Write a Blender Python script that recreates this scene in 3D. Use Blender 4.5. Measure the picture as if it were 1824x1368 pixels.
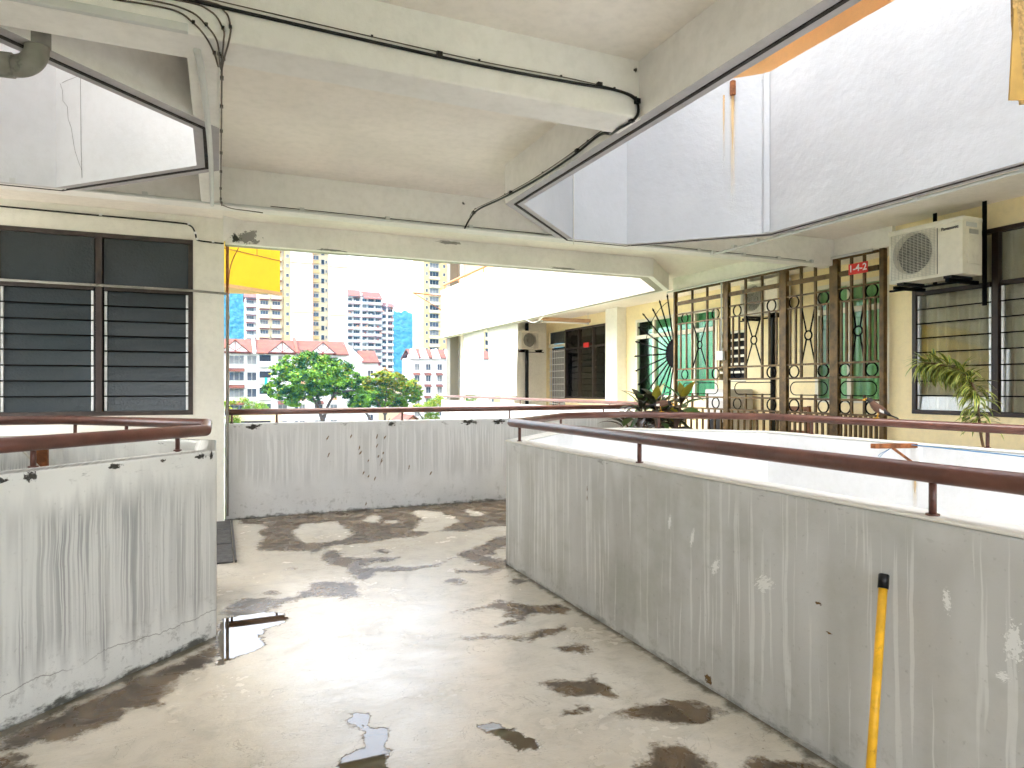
import bpy, bmesh, math, random
import numpy as np
from mathutils import Vector, Matrix, Euler, noise as mnoise

random.seed(7)
R = math.radians
scene = bpy.context.scene
for o in list(bpy.data.objects):
    bpy.data.objects.remove(o)
COL = scene.collection

# ------------------------------------------------------------------ camera
cam_d = bpy.data.cameras.new("camera")
cam_d.sensor_width = 36.0
cam_d.lens = 36.0 * 1200 / 1824
cam_d.shift_y = 6 / 1824
cam_d.clip_start = 0.05
cam_d.clip_end = 12000
cam = bpy.data.objects.new("camera", cam_d)
cam.location = (0, 0, 1.45)
cam.rotation_euler = (R(90), 0, R(-23.5))
COL.objects.link(cam)
scene.camera = cam

# ------------------------------------------------------------------ world, sun, exposure
SUN_EL, SUN_AZ = R(62), R(272)      # azimuth clockwise from +Y
world = bpy.data.worlds.new("World")
scene.world = world
world.use_nodes = True
wn = world.node_tree.nodes
wl = world.node_tree.links
wn.clear()
sky = wn.new("ShaderNodeTexSky")
sky.sky_type = 'NISHITA'
sky.sun_disc = False
sky.sun_elevation = SUN_EL
sky.sun_rotation = SUN_AZ
sky.altitude = 50
sky.dust_density = 3.0
sky.air_density = 1.0
hs = wn.new("ShaderNodeHueSaturation")
hs.inputs["Saturation"].default_value = 0.22
wbg = wn.new("ShaderNodeBackground")
wbg.inputs[1].default_value = 0.15
wo = wn.new("ShaderNodeOutputWorld")
wl.new(sky.outputs[0], hs.inputs["Color"])
wl.new(hs.outputs[0], wbg.inputs[0])
wl.new(wbg.outputs[0], wo.inputs[0])

sun_d = bpy.data.lights.new("sun", 'SUN')
sun_d.energy = 0.6
sun_d.angle = R(40)
sun_d.color = (1.0, 0.95, 0.87)
sun = bpy.data.objects.new("sun", sun_d)
sdir = Vector((math.sin(SUN_AZ) * math.cos(SUN_EL), math.cos(SUN_AZ) * math.cos(SUN_EL), math.sin(SUN_EL)))
sun.rotation_euler = sdir.to_track_quat('Z', 'Y').to_euler()
sun.location = (0, 0, 30)
COL.objects.link(sun)

scene.view_settings.view_transform = 'Standard'
scene.view_settings.look = 'None'
scene.view_settings.gamma = 1.0
scene.view_settings.use_curve_mapping = False
scene.view_settings.exposure = 3.54
scene.render.engine = 'CYCLES'
cy = scene.cycles
cy.use_denoising = True
cy.max_bounces = 7
cy.diffuse_bounces = 5
cy.adaptive_threshold = 0.04
cy.glossy_bounces = 4
cy.transparent_max_bounces = 8
cy.sample_clamp_indirect = 6.0
cy.caustics_reflective = False
cy.caustics_refractive = False


# ------------------------------------------------------------------ node helpers
class NT:
    def __init__(self, name):
        self.m = bpy.data.materials.new(name)
        self.m.use_nodes = True
        self.n = self.m.node_tree.nodes
        self.l = self.m.node_tree.links
        self.n.clear()
        self.out = self.n.new("ShaderNodeOutputMaterial")
        self.b = self.n.new("ShaderNodeBsdfPrincipled")
        self.l.new(self.b.outputs[0], self.out.inputs[0])
        self.b.inputs["Specular IOR Level"].default_value = 0.35

    def put(self, sock, v):
        if isinstance(v, bpy.types.NodeSocket):
            self.l.new(v, sock)
        elif isinstance(v, (tuple, list)) and len(v) == 3 and sock.type == 'RGBA':
            sock.default_value = (*v, 1)
        else:
            sock.default_value = v

    def coord(self, which="Object"):
        return self.n.new("ShaderNodeTexCoord").outputs[which]

    def mapv(self, v, scale=(1, 1, 1), loc=(0, 0, 0)):
        m = self.n.new("ShaderNodeMapping")
        self.put(m.inputs[0], v)
        m.inputs["Scale"].default_value = scale
        m.inputs["Location"].default_value = loc
        return m.outputs[0]

    def noise(self, v, scale, detail=4, rough=0.55, dist=0.0):
        t = self.n.new("ShaderNodeTexNoise")
        self.put(t.inputs["Vector"], v)
        t.inputs["Scale"].default_value = scale
        t.inputs["Detail"].default_value = detail
        t.inputs["Roughness"].default_value = rough
        t.inputs["Distortion"].default_value = dist
        return t.outputs[0]

    def voro(self, v, scale, feature='F1'):
        t = self.n.new("ShaderNodeTexVoronoi")
        t.feature = feature
        self.put(t.inputs["Vector"], v)
        t.inputs["Scale"].default_value = scale
        return t.outputs[0]

    def ramp(self, v, a, b, lo=0.0, hi=1.0, smooth=True):
        t = self.n.new("ShaderNodeMapRange")
        t.clamp = True
        if smooth:
            t.interpolation_type = 'SMOOTHSTEP'
        self.put(t.inputs[0], v)
        t.inputs[1].default_value = a
        t.inputs[2].default_value = b
        t.inputs[3].default_value = lo
        t.inputs[4].default_value = hi
        return t.outputs[0]

    def math(self, op, a, b=0.0):
        t = self.n.new("ShaderNodeMath")
        t.operation = op
        self.put(t.inputs[0], a)
        self.put(t.inputs[1], b)
        return t.outputs[0]

    def mix(self, f, a, b):
        t = self.n.new("ShaderNodeMix")
        t.data_type = 'RGBA'
        self.put(t.inputs[0], f)
        self.put(t.inputs[6], a)
        self.put(t.inputs[7], b)
        return t.outputs[2]

    def sep(self, v):
        t = self.n.new("ShaderNodeSeparateXYZ")
        self.put(t.inputs[0], v)
        return t.outputs

    def bump(self, h, strength, dist=0.02):
        t = self.n.new("ShaderNodeBump")
        self.put(t.inputs["Height"], h)
        t.inputs["Strength"].default_value = strength
        t.inputs["Distance"].default_value = dist
        self.l.new(t.outputs[0], self.b.inputs["Normal"])
        return t.outputs[0]

    def set(self, **k):
        for key, v in k.items():
            self.put(self.b.inputs[key.replace('_', ' ')], v)


def plain(name, col, rough=0.55, var=0.12, scale=6.0, bump=0.0, bscale=60.0, metal=0.0, spec=0.35, dirt=None, dscale=3.0, damt=0.5):
    """painted / solid surface with gentle tonal variation and optional dirt colour in patches"""
    t = NT(name)
    c = t.coord("Object")
    n = t.noise(c, scale, 3, 0.6)
    lo = tuple(x * (1 - var) for x in col)
    hi = tuple(min(1, x * (1 + var)) for x in col)
    colr = t.mix(t.ramp(n, 0.3, 0.7), lo, hi)
    if dirt:
        d = t.noise(t.mapv(c, (1, 1, 0.6)), dscale, 6, 0.7, 0.3)
        colr = t.mix(t.ramp(d, 0.55, 0.75, 0, damt), colr, dirt)
    t.set(Base_Color=colr, Roughness=rough, Metallic=metal, Specular_IOR_Level=spec)
    if bump:
        t.bump(t.noise(c, bscale, 4, 0.6), bump, 0.01)
    return t.m


M = {}
WHITE = (0.74, 0.73, 0.70)


def plaster(name, col, dirtcol=(0.25, 0.24, 0.2), damt=0.25, bump=0.25):
    t = NT(name)
    c = t.coord("Object")
    n1 = t.noise(c, 0.9, 2, 0.6)
    n2 = t.noise(c, 14, 3, 0.65)
    colr = t.mix(t.ramp(n1, 0.3, 0.72), tuple(x * 0.93 for x in col), tuple(min(1, x * 1.05) for x in col))
    colr = t.mix(t.ramp(n2, 0.35, 0.8, 0, 0.12), colr, dirtcol)
    d = t.noise(t.mapv(c, (1, 1, 0.35)), 2.2, 4, 0.72, 0.4)
    colr = t.mix(t.ramp(d, 0.6, 0.78, 0, damt), colr, dirtcol)
    t.set(Base_Color=colr, Roughness=0.7, Specular_IOR_Level=0.25)
    h = t.noise(c, 9, 4, 0.62)
    t.bump(h, bump, 0.012)
    return t.m


M['ceiling'] = plaster('ceiling paint', (0.86, 0.805, 0.745), damt=0.06)
M['beam'] = plaster('beam paint', (0.85, 0.83, 0.805), damt=0.10)
M['cream'] = plaster('cream wall paint', (0.94, 0.80, 0.49), damt=0.06)
M['cream_pale'] = plaster('pale cream wall paint', (0.85, 0.83, 0.76), damt=0.06)
M['white'] = plaster('white outside paint', (0.43, 0.442, 0.465), dirtcol=(0.30, 0.30, 0.29), damt=0.16, bump=0.45)
M['white_lit'] = plaster('lit white wall paint', (0.82, 0.82, 0.83), dirtcol=(0.45, 0.44, 0.40), damt=0.08, bump=0.4)  # paler copy of the white paint; strong daylight put into the colour
M['white_half_lit'] = plaster('half lit white wall paint', (0.64, 0.655, 0.67), dirtcol=(0.40, 0.40, 0.37), damt=0.16, bump=0.35)  # white copy toned for the left well, its brightness put into the colour
M['grey_edge'] = plaster('grey cement edge', (0.43, 0.41, 0.43), dirtcol=(0.08, 0.08, 0.08), damt=0.35)
M['orange_wall'] = plaster('orange wall paint', (0.66, 0.40, 0.20), damt=0.04)
M['yellow_wall'] = plaster('yellow wall paint', (0.86, 0.60, 0.03), dirtcol=(0.6, 0.32, 0.03), damt=0.15, bump=0.1)
M['brown_rail'] = plain('brown rail paint', (0.115, 0.044, 0.031), 0.34, 0.22, 7, 0.12, 60, spec=0.5, dirt=(0.07, 0.026, 0.018), dscale=9, damt=0.8)
M['groove'] = plain('groove dirt', (0.035, 0.03, 0.03), 0.9, 0.4, 20)
M['cable_black'] = plain('black cable sheath', (0.004, 0.004, 0.004), 0.45, 0.2)
M['cable_grey'] = plain('old cable sheath', (0.11, 0.085, 0.07), 0.6, 0.3, 20)
M['conduit'] = plain('painted conduit', (0.60, 0.61, 0.60), 0.5, 0.03, 6)
M['frame_brown'] = plain('dark brown window frame', (0.020, 0.010, 0.007), 0.4, 0.25, 12, spec=0.4)
M['frame_grey'] = plain('grey brown window frame', (0.050, 0.038, 0.034), 0.45, 0.2, 12)
M['alu'] = plain('aluminium clip', (0.68, 0.69, 0.70), 0.35, 0.08, 20, metal=0.4)
M['gold_iron'] = plain('brushed gold iron', (0.105, 0.062, 0.021), 0.45, 0.45, 9, 0.15, 50, metal=0.35, dirt=(0.010, 0.006, 0.004), dscale=7, damt=0.8)
M['black_iron'] = plain('black iron', (0.0025, 0.002, 0.002), 0.8, 0.3, spec=0.08)
M['rust'] = plain('rusty steel', (0.24, 0.085, 0.03), 0.85, 0.45, 16, 0.4, 60, dirt=(0.05, 0.02, 0.015), dscale=12, damt=0.9)
M['orange_pipe'] = plain('orange brown pipe', (0.42, 0.16, 0.05), 0.6, 0.3, 10)
M['ac_white'] = plain('ivory enamel', (0.80, 0.76, 0.66), 0.4, 0.06, 6, dirt=(0.45, 0.38, 0.27), dscale=4, damt=0.35)
M['ac_dark'] = plain('fan cavity', (0.010, 0.010, 0.011), 0.7, 0.2)
M['ac_grille'] = plain('grey wire guard', (0.55, 0.53, 0.47), 0.5, 0.1)
M['lettering'] = plain('dark print', (0.05, 0.05, 0.06), 0.5, 0.05)
M['white_print'] = plain('white print', (0.85, 0.85, 0.85), 0.5, 0.02)
M['red_sign'] = plain('red plastic plate', (0.72, 0.035, 0.03), 0.35, 0.05)
M['yellow_pole'] = plain('yellow pole', (0.80, 0.43, 0.02), 0.4, 0.15, 14, dirt=(0.25, 0.12, 0.02), dscale=22, damt=0.8)
M['black_plastic'] = plain('black plastic', (0.004, 0.004, 0.005), 0.35, 0.1)
M['board'] = plain('weathered yellow board', (0.44, 0.27, 0.09), 0.7, 0.3, 60, 0.4, 140, dirt=(0.16, 0.06, 0.02), dscale=22, damt=0.9)
M['fibre'] = plain('yellow fibre strip', (0.50, 0.29, 0.06), 0.6, 0.12, 8)
M['blind'] = plain('white canvas blind', (0.40, 0.38, 0.33), 0.8, 0.04, 2)
M['pvc'] = plain('grey drain pipe', (0.26, 0.25, 0.225), 0.55, 0.25, 5, 0.1, 40, dirt=(0.03, 0.032, 0.028), dscale=6, damt=0.95)
M['blue_string'] = plain('blue string', (0.05, 0.22, 0.45), 0.7, 0.1)
M['pale_string'] = plain('pale string', (0.7, 0.68, 0.6), 0.7, 0.1)
M['green_frame'] = plain('cream window frame', (0.78, 0.74, 0.62), 0.5, 0.05)
M['wood'] = plain('brown wood', (0.22, 0.09, 0.04), 0.6, 0.3, 10)
M['appliance'] = plain('grey appliance', (0.50, 0.48, 0.46), 0.4, 0.06)
M['dark_slot'] = plain('dark opening', (0.003, 0.003, 0.003), 0.8, 0.2)  # near-black that stands in for unlit space behind windows and slats
M['soil'] = plain('soil', (0.05, 0.035, 0.025), 0.95, 0.4, 40)
M['pot'] = plain('terracotta pot', (0.30, 0.12, 0.06), 0.8, 0.25, 12)
M['b_peach0'] = plain('tan lamp housing', (0.42, 0.26, 0.15), 0.6, 0.1)
M['drain'] = plain('drain cover cement', (0.075, 0.072, 0.072), 0.55, 0.4, 20, 0.4, 60)


def glassy(name, tint, gl=0.12, ior=1.5):
    """clear pane: transparent plus sharp reflection"""
    t = NT(name)
    n, l = t.n, t.l
    tr = n.new("ShaderNodeBsdfTransparent")
    tr.inputs[0].default_value = (*tint, 1)
    gs = n.new("ShaderNodeBsdfGlossy")
    gs.inputs["Roughness"].default_value = 0.03
    fr = n.new("ShaderNodeFresnel")
    fr.inputs[0].default_value = ior
    f = t.math('ADD', fr.outputs[0], gl)
    mx = n.new("ShaderNodeMixShader")
    l.new(f, mx.inputs[0])
    l.new(tr.outputs[0], mx.inputs[1])
    l.new(gs.outputs[0], mx.inputs[2])
    l.new(mx.outputs[0], t.out.inputs[0])
    n.remove(t.b)
    return t.m


M['glass'] = glassy('clear pane', (0.96, 0.975, 0.965), 0.0)
M['glass_green'] = glassy('green pane', (0.74, 0.95, 0.82), 0.01, 1.22)


def frosted():
    t = NT('dark rippled pane')
    c = t.coord("Object")
    n = t.noise(c, 1.2, 3)
    t.set(Base_Color=t.mix(n, (0.016, 0.024, 0.029), (0.046, 0.060, 0.070)), Roughness=0.13, Specular_IOR_Level=0.5)
    h = t.math('ADD', t.noise(c, 55, 2, 0.5, 0.6), t.math('MULTIPLY', t.voro(c, 38), 0.5))
    t.bump(h, 0.22, 0.01)
    return t.m


M['frosted'] = frosted()


def curtain_mat(name, a, b):
    t = NT(name)
    c = t.coord("Object")
    colr = t.mix(t.ramp(t.noise(t.mapv(c, (1, 1, 0.25)), 5, 4), 0.3, 0.7), a, b)
    t.set(Base_Color=colr, Roughness=0.9, Specular_IOR_Level=0.1)
    return t.m


M['curtain'] = curtain_mat('beige curtain', (0.76, 0.68, 0.48), (0.90, 0.85, 0.68))
M['curtain_green'] = curtain_mat('green curtain', (0.06, 0.36, 0.20), (0.20, 0.62, 0.38))


def streaked(name, base, grey, streak, freq, top_z, lo, hi, mould=0.6, density=0.55, dgreen=0.0, crack=0.0):
    """old painted parapet: vertical drip marks below the top edge, mould along the foot"""
    t = NT(name)
    uv = t.coord("UV")
    s = t.sep(uv)
    u, z = s[0], s[1]
    wob = t.noise(uv, 2.5, 3)
    uu = t.math('ADD', u, t.math('MULTIPLY', t.math('SUBTRACT', wob, 0.5), 0.035))

    def line(fr, zfr, off, seed):
        v = t.n.new("ShaderNodeCombineXYZ")
        t.put(v.inputs[0], t.math('MULTIPLY', uu, fr))
        t.put(v.inputs[1], t.math('MULTIPLY', z, zfr))
        v.inputs[2].default_value = seed
        return t.noise(v.outputs[0], 1.0, 2, 0.55)
    fine = line(freq, 0.8, 0, 1.0)
    wide = line(freq * 0.16, 0.55, 0, 5.0)
    vwide = line(freq * 0.035, 0.7, 0, 9.0)
    n1 = t.noise(uv, 1.3, 3, 0.65)
    n2 = t.noise(uv, 45, 2, 0.6)
    # streak band between lo and hi with ragged ends
    edge = t.math('MULTIPLY', t.math('SUBTRACT', wide, 0.5), 0.55)
    za = t.math('ADD', z, edge)
    band = t.math('MULTIPLY', t.ramp(za, lo, lo + 0.22), t.ramp(za, hi + 0.10, hi - 0.10))
    greyf = t.math('MULTIPLY', band, t.ramp(t.math('ADD', t.math('MULTIPLY', wide, 0.6), t.math('MULTIPLY', vwide, 0.4)), 0.36, 0.62, 0.25, 0.95))
    col = t.mix(t.ramp(n1, 0.3, 0.7), tuple(x * 0.92 for x in base), tuple(min(1, x * 1.05) for x in base))
    col = t.mix(greyf, col, grey)
    lines = t.math('MULTIPLY', band, t.ramp(fine, density, density + 0.06, 0, 0.85))
    col = t.mix(lines, col, streak)
    if dgreen:
        g = t.math('MULTIPLY', t.ramp(t.noise(uv, 1.1, 5, 0.7), 0.45, 0.7), dgreen)
        col = t.mix(g, col, (0.24, 0.25, 0.17))
    # speckle
    col = t.mix(t.ramp(n2, 0.62, 0.8, 0, 0.30), col, (0.16, 0.16, 0.14))
    spots = t.ramp(t.voro(uv, 7.0), 0.0, 0.03, 0.8, 0)
    spots = t.math('MULTIPLY', spots, t.ramp(t.noise(uv, 2.1, 2), 0.5, 0.6))
    col = t.mix(spots, col, (0.07, 0.06, 0.05))
    # mould at foot and under the top edge
    nm = t.noise(t.mapv(uv, (1.0, 2.2, 1)), 6, 4, 0.75)
    nf = t.noise(t.mapv(uv, (1.0, 0.0, 1)), 3.2, 5, 0.7)
    foot = t.math('MULTIPLY', t.ramp(t.math('SUBTRACT', z, t.math('ADD', t.math('MULTIPLY', t.math('SUBTRACT', nm, 0.5), 0.16), t.math('MULTIPLY', t.math('SUBTRACT', nf, 0.5), 0.10))), -0.005, 0.03, 1, 0), mould)
    col = t.mix(foot, col, (0.045, 0.045, 0.032))
    foot2 = t.math('MULTIPLY', t.ramp(z, 0.0, 0.42, 1, 0), t.ramp(t.noise(uv, 11, 4, 0.8), 0.52, 0.68, 0, 0.55 * mould))
    col = t.mix(foot2, col, (0.15, 0.145, 0.115))
    topd = t.math('MULTIPLY', t.ramp(z, top_z - 0.10, top_z - 0.005, 0, 1), t.ramp(t.noise(t.mapv(uv, (1, 3, 1)), 4.5, 4, 0.75), 0.60, 0.66, 0, 0.95 * mould))
    col = t.mix(topd, col, (0.06, 0.058, 0.045))
    cw = t.math('ADD', t.math('SUBTRACT', z, 0.155), t.math('MULTIPLY', t.math('SUBTRACT', t.noise(t.mapv(uv, (1, 0, 1)), 3.0, 6, 0.65), 0.5), 0.16))
    ck = t.math('MULTIPLY', t.ramp(t.math('ABSOLUTE', cw), 0.001, 0.0035, crack, 0), t.ramp(t.noise(uv, 1.7, 2), 0.42, 0.5))
    col = t.mix(ck, col, (0.13, 0.12, 0.10))
    t.set(Base_Color=col, Roughness=0.62, Specular_IOR_Level=0.3)
    h = t.noise(uv, 7, 4, 0.65)
    t.bump(h, 0.25, 0.012)
    return t.m


M['wall_left'] = streaked('streaked left parapet', (0.73, 0.735, 0.70), (0.33, 0.335, 0.325), (0.64, 0.645, 0.615), 80, 1.09, 0.10, 0.93, 0.9, 0.50, 0.0, 0.6)
M['wall_right'] = streaked('streaked right parapet', (0.62, 0.62, 0.61), (0.46, 0.455, 0.435), (0.69, 0.69, 0.67), 34, 1.005, -0.05, 1.0, 0.45, 0.575, 0.35)
M['wall_back'] = streaked('streaked back parapet', (0.70, 0.70, 0.70), (0.56, 0.56, 0.56), (0.72, 0.72, 0.72), 40, 1.05, 0.30, 1.0, 0.8, 0.52)
M['wall_far'] = streaked('weathered outer parapet', (0.36, 0.335, 0.29), (0.25, 0.22, 0.165), (0.36, 0.335, 0.29), 14, 4.53, 3.0, 4.7, 0.8, 0.55)


# ------------------------------------------------------------------ mesh builder
ROOT = {}


def rootloc(o):
    while o is not None and o.parent is not None:
        o = o.parent
    return ROOT.get(o, Vector((0, 0, 0))) if o else Vector((0, 0, 0))


class MB:
    def __init__(self):
        self.v, self.f, self.mi, self.uv, self.sm = [], [], [], [], []

    def quad(self, pts, mi=0, uv=None, smooth=False):
        b = len(self.v)
        self.v += [tuple(p) for p in pts]
        self.f.append(tuple(range(b, b + len(pts))))
        self.mi.append(mi)
        self.uv.append(uv)
        self.sm.append(smooth)

    def face(self, idx, mi=0, uv=None, smooth=False):
        self.f.append(tuple(idx))
        self.mi.append(mi)
        self.uv.append(uv)
        self.sm.append(smooth)

    def box(self, x0, x1, y0, y1, z0, z1, mi=0):
        x0, x1 = sorted((x0, x1)); y0, y1 = sorted((y0, y1)); z0, z1 = sorted((z0, z1))
        b = len(self.v)
        self.v += [(x0, y0, z0), (x1, y0, z0), (x1, y1, z0), (x0, y1, z0), (x0, y0, z1), (x1, y0, z1), (x1, y1, z1), (x0, y1, z1)]
        for q in ((0, 3, 2, 1), (4, 5, 6, 7), (0, 1, 5, 4), (1, 2, 6, 5), (2, 3, 7, 6), (3, 0, 4, 7)):
            self.face([b + i for i in q], mi)
        return self

    def bar(self, a, b, w, h, mi=0, up=(0, 0, 1)):
        """rectangular bar from a to b"""
        a, b = Vector(a), Vector(b)
        d = (b - a).normalized()
        upv = Vector(up)
        if abs(d.dot(upv)) > 0.98:
            upv = Vector((1, 0, 0))
        s = d.cross(upv).normalized()
        u = s.cross(d).normalized()
        k = len(self.v)
        for p in (a, b):
            for (i, j) in ((-1, -1), (1, -1), (1, 1), (-1, 1)):
                self.v.append(tuple(p + s * (i * w / 2) + u * (j * h / 2)))
        for q in ((3, 2, 1, 0), (4, 5, 6, 7), (0, 1, 5, 4), (1, 2, 6, 5), (2, 3, 7, 6), (3, 0, 4, 7)):
            self.face([k + i for i in q], mi)
        return self

    def prism(self, poly, z0, z1, mi_side=0, mi_bot=None, mi_top=None):
        """extrude plan polygon, UV on sides = (distance along, height)"""
        area = sum(poly[i][0] * poly[(i + 1) % len(poly)][1] - poly[(i + 1) % len(poly)][0] * poly[i][1] for i in range(len(poly)))
        if area < 0:
            poly = poly[::-1]
        n = len(poly)
        b = len(self.v)
        self.v += [(p[0], p[1], z0) for p in poly] + [(p[0], p[1], z1) for p in poly]
        s = 0.0
        for i in range(n):
            j = (i + 1) % n
            L = math.hypot(poly[j][0] - poly[i][0], poly[j][1] - poly[i][1])
            self.face((b + i, b + j, b + n + j, b + n + i), mi_side, [(s, z0), (s + L, z0), (s + L, z1), (s, z1)])
            s += L
        self.face([b + i for i in range(n)][::-1], mi_side if mi_bot is None else mi_bot, [(p[0], p[1]) for p in poly][::-1])
        self.face([b + n + i for i in range(n)], mi_side if mi_top is None else mi_top, [(p[0] + 7, 0.75 + 0.02 * p[1]) for p in poly])
        return self

    def tube(self, path, r, n=10, mi=0, caps=True, radii=None, smooth=True):
        path = [Vector(p) for p in path]
        m = len(path)
        k = len(self.v)
        prev_u = None
        for i, p in enumerate(path):
            if i == 0:
                d = (path[1] - path[0]).normalized(); sc = 1
            elif i == m - 1:
                d = (path[-1] - path[-2]).normalized(); sc = 1
            else:
                d1 = (path[i] - path[i - 1]).normalized(); d2 = (path[i + 1] - path[i]).normalized()
                d = (d1 + d2)
                d = d.normalized() if d.length > 1e-6 else d1
            if prev_u is None:
                t = Vector((0, 0, 1)) if abs(d.z) < 0.9 else Vector((1, 0, 0))
                u = (t - d * t.dot(d)).normalized()
            else:
                u = (prev_u - d * prev_u.dot(d)).normalized()
            prev_u = u
            w = d.cross(u)
            rr = radii[i] if radii else r
            ms, msd = 1.0, None
            if 0 < i < m - 1:
                d1 = (path[i] - path[i - 1]).normalized(); d2 = (path[i + 1] - path[i]).normalized()
                c = max(0.35, math.cos(d1.angle(d2) / 2)) if d1.length and d2.length else 1
                msd = (d2 - d1)
                msd = msd.normalized() if msd.length > 1e-5 else None
                ms = 1 / c
            for q in range(n):
                a = 2 * math.pi * q / n
                off = u * (math.cos(a) * rr) + w * (math.sin(a) * rr)
                if msd is not None:
                    off += msd * (off.dot(msd) * (ms - 1))
                self.v.append(tuple(p + off))
        for i in range(m - 1):
            for q in range(n):
                a, b_ = k + i * n + q, k + i * n + (q + 1) % n
                self.face((a, b_, b_ + n, a + n), mi, None, smooth)
        if caps:
            self.face([k + q for q in range(n)][::-1], mi)
            self.face([k + (m - 1) * n + q for q in range(n)], mi)
        return self

    def ring(self, c, ax_u, ax_v, R_, r, seg=20, n=5, mi=0, a0=0, a1=2 * math.pi, sx=1.0):
        c, U, V = Vector(c), Vector(ax_u), Vector(ax_v)
        closed = abs(a1 - a0 - 2 * math.pi) < 1e-6
        pts = [c + U * (math.cos(a0 + (a1 - a0) * i / seg) * R_ * sx) + V * (math.sin(a0 + (a1 - a0) * i / seg) * R_) for i in range(seg + 1)]
        self.tube(pts, r, n, mi, caps=not closed)
        return self

    def lathe(self, c, prof, n=20, mi=0, smooth=True):
        k = len(self.v)
        for (r, z) in prof:
            for q in range(n):
                a = 2 * math.pi * q / n
                self.v.append((c[0] + r * math.cos(a), c[1] + r * math.sin(a), c[2] + z))
        for i in range(len(prof) - 1):
            for q in range(n):
                a, b_ = k + i * n + q, k + i * n + (q + 1) % n
                self.face((a, b_, b_ + n, a + n), mi, None, smooth)
        return self

    def mesh(self, name, mats, off=Vector((0, 0, 0))):
        me = bpy.data.meshes.new(name)
        vs = [(p[0] - off[0], p[1] - off[1], p[2] - off[2]) for p in self.v] if off.length else self.v
        me.from_pydata(vs, [], self.f)
        for m in mats:
            me.materials.append(m)
        me.polygons.foreach_set("material_index", self.mi)
        me.polygons.foreach_set("use_smooth", self.sm)
        if any(u is not None for u in self.uv):
            ul = me.uv_layers.new(name="UVMap")
            for poly, u in zip(me.polygons, self.uv):
                if u is not None:
                    for li, c in zip(poly.loop_indices, u):
                        ul.data[li].uv = c
        me.update()
        return me

    def build(self, name, mats, parent=None, bevel=0.0):
        if not isinstance(mats, (list, tuple)):
            mats = [mats]
        me = self.mesh(name, mats, rootloc(parent) if parent else Vector((0, 0, 0)))
        o = bpy.data.objects.new(name, me)
        COL.objects.link(o)
        if parent:
            o.parent = parent
        if bevel:
            bv = o.modifiers.new("edge", 'BEVEL')
            bv.width = bevel
            bv.segments = 2
            bv.limit_method = 'ANGLE'
            bv.angle_limit = R(40)
        return o


def inst(name, me, parent, loc=(0, 0, 0), rot=None, scale=(1, 1, 1)):
    """a piece that shares its mesh with its likes; loc is a world position"""
    o = bpy.data.objects.new(name, me)
    COL.objects.link(o)
    o.parent = parent
    o.location = Vector(loc) - (rootloc(parent) if parent else Vector((0, 0, 0)))
    if rot is not None:
        o.rotation_euler = rot
    o.scale = scale
    return o


def thing(name, label, cat, loc=(0, 0, 0), group=None):
    o = bpy.data.objects.new(name, None)
    o.empty_display_size = 0.1
    COL.objects.link(o)
    o.location = loc
    ROOT[o] = Vector(loc)
    return tag(o, label, cat, group)


def tag(o, label, cat, group=None):
    o["label"] = label
    o["category"] = cat
    if group:
        o["group"] = group
    return o


def structure(o):
    o["kind"] = "structure"
    return o


def offset(pts, d):
    """open polyline moved sideways by d (to the left of travel), mitred"""
    out = []
    P = [Vector(p) for p in pts]
    for i in range(len(P)):
        def nrm(a, b):
            t = (b - a).normalized()
            return Vector((-t.y, t.x))
        if i == 0:
            out.append(P[0] + nrm(P[0], P[1]) * d)
        elif i == len(P) - 1:
            out.append(P[-1] + nrm(P[-2], P[-1]) * d)
        else:
            n1, n2 = nrm(P[i - 1], P[i]), nrm(P[i], P[i + 1])
            m = (n1 + n2).normalized()
            out.append(P[i] + m * (d / max(0.2, m.dot(n1))))
    return [tuple(p) for p in out]


def band(pts, d0, d1):
    return offset(pts, d0) + offset(pts, d1)[::-1]


# plan lines of the two light wells (void side), left of travel = away from the void
WELL_R = [(4.93, -4.0), (4.93, 5.05), (3.95, 6.04), (3.30, 6.04), (2.30, 5.05), (2.30, -4.0)]
WELL_R = WELL_R[::-1]                       # travel: up the corridor side, round, back; left = corridor
WELL_L = [(-2.9, 3.43), (-1.05, 3.43), (-0.14, 4.34), (-0.14, 5.06), (-1.13, 6.04), (-2.9, 6.04)]
WELL_L = WELL_L[::-1]
OUTER = [(0.06, 8.02), (5.62, 8.02), (6.62, 9.02), (6.62, 20.6)]   # outer edge of the block; left of travel = outside

# ------------------------------------------------------------------ floor with its wet patches
WL = offset(WELL_L, 0.06)
WR = offset(WELL_R, 0.06)
NEAR = [(-2.95, -4.0), (2.24, -4.0), (2.24, 3.37), (-2.95, 3.37)]
MID = [WL[4], (2.24, 3.37), WR[1], WR[2], WL[1], WL[2], WL[3]]
RSTRIP = [WR[3], WR[4], (WR[4][0], -4.0), (7.1, -4.0), (7.1, 6.10)]
BACK = [(-4.0, 6.10), (7.1, 6.10), (7.1, 8.06), (-4.0, 8.06)]
FARW = [(5.62, 8.06), (8.7, 8.06), (8.7, 20.6), (6.58, 20.6), (6.58, 9.02)]
PORCH = [(7.1, 5.30), (8.7, 5.30), (8.7, 8.06), (7.1, 8.06)]

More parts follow.
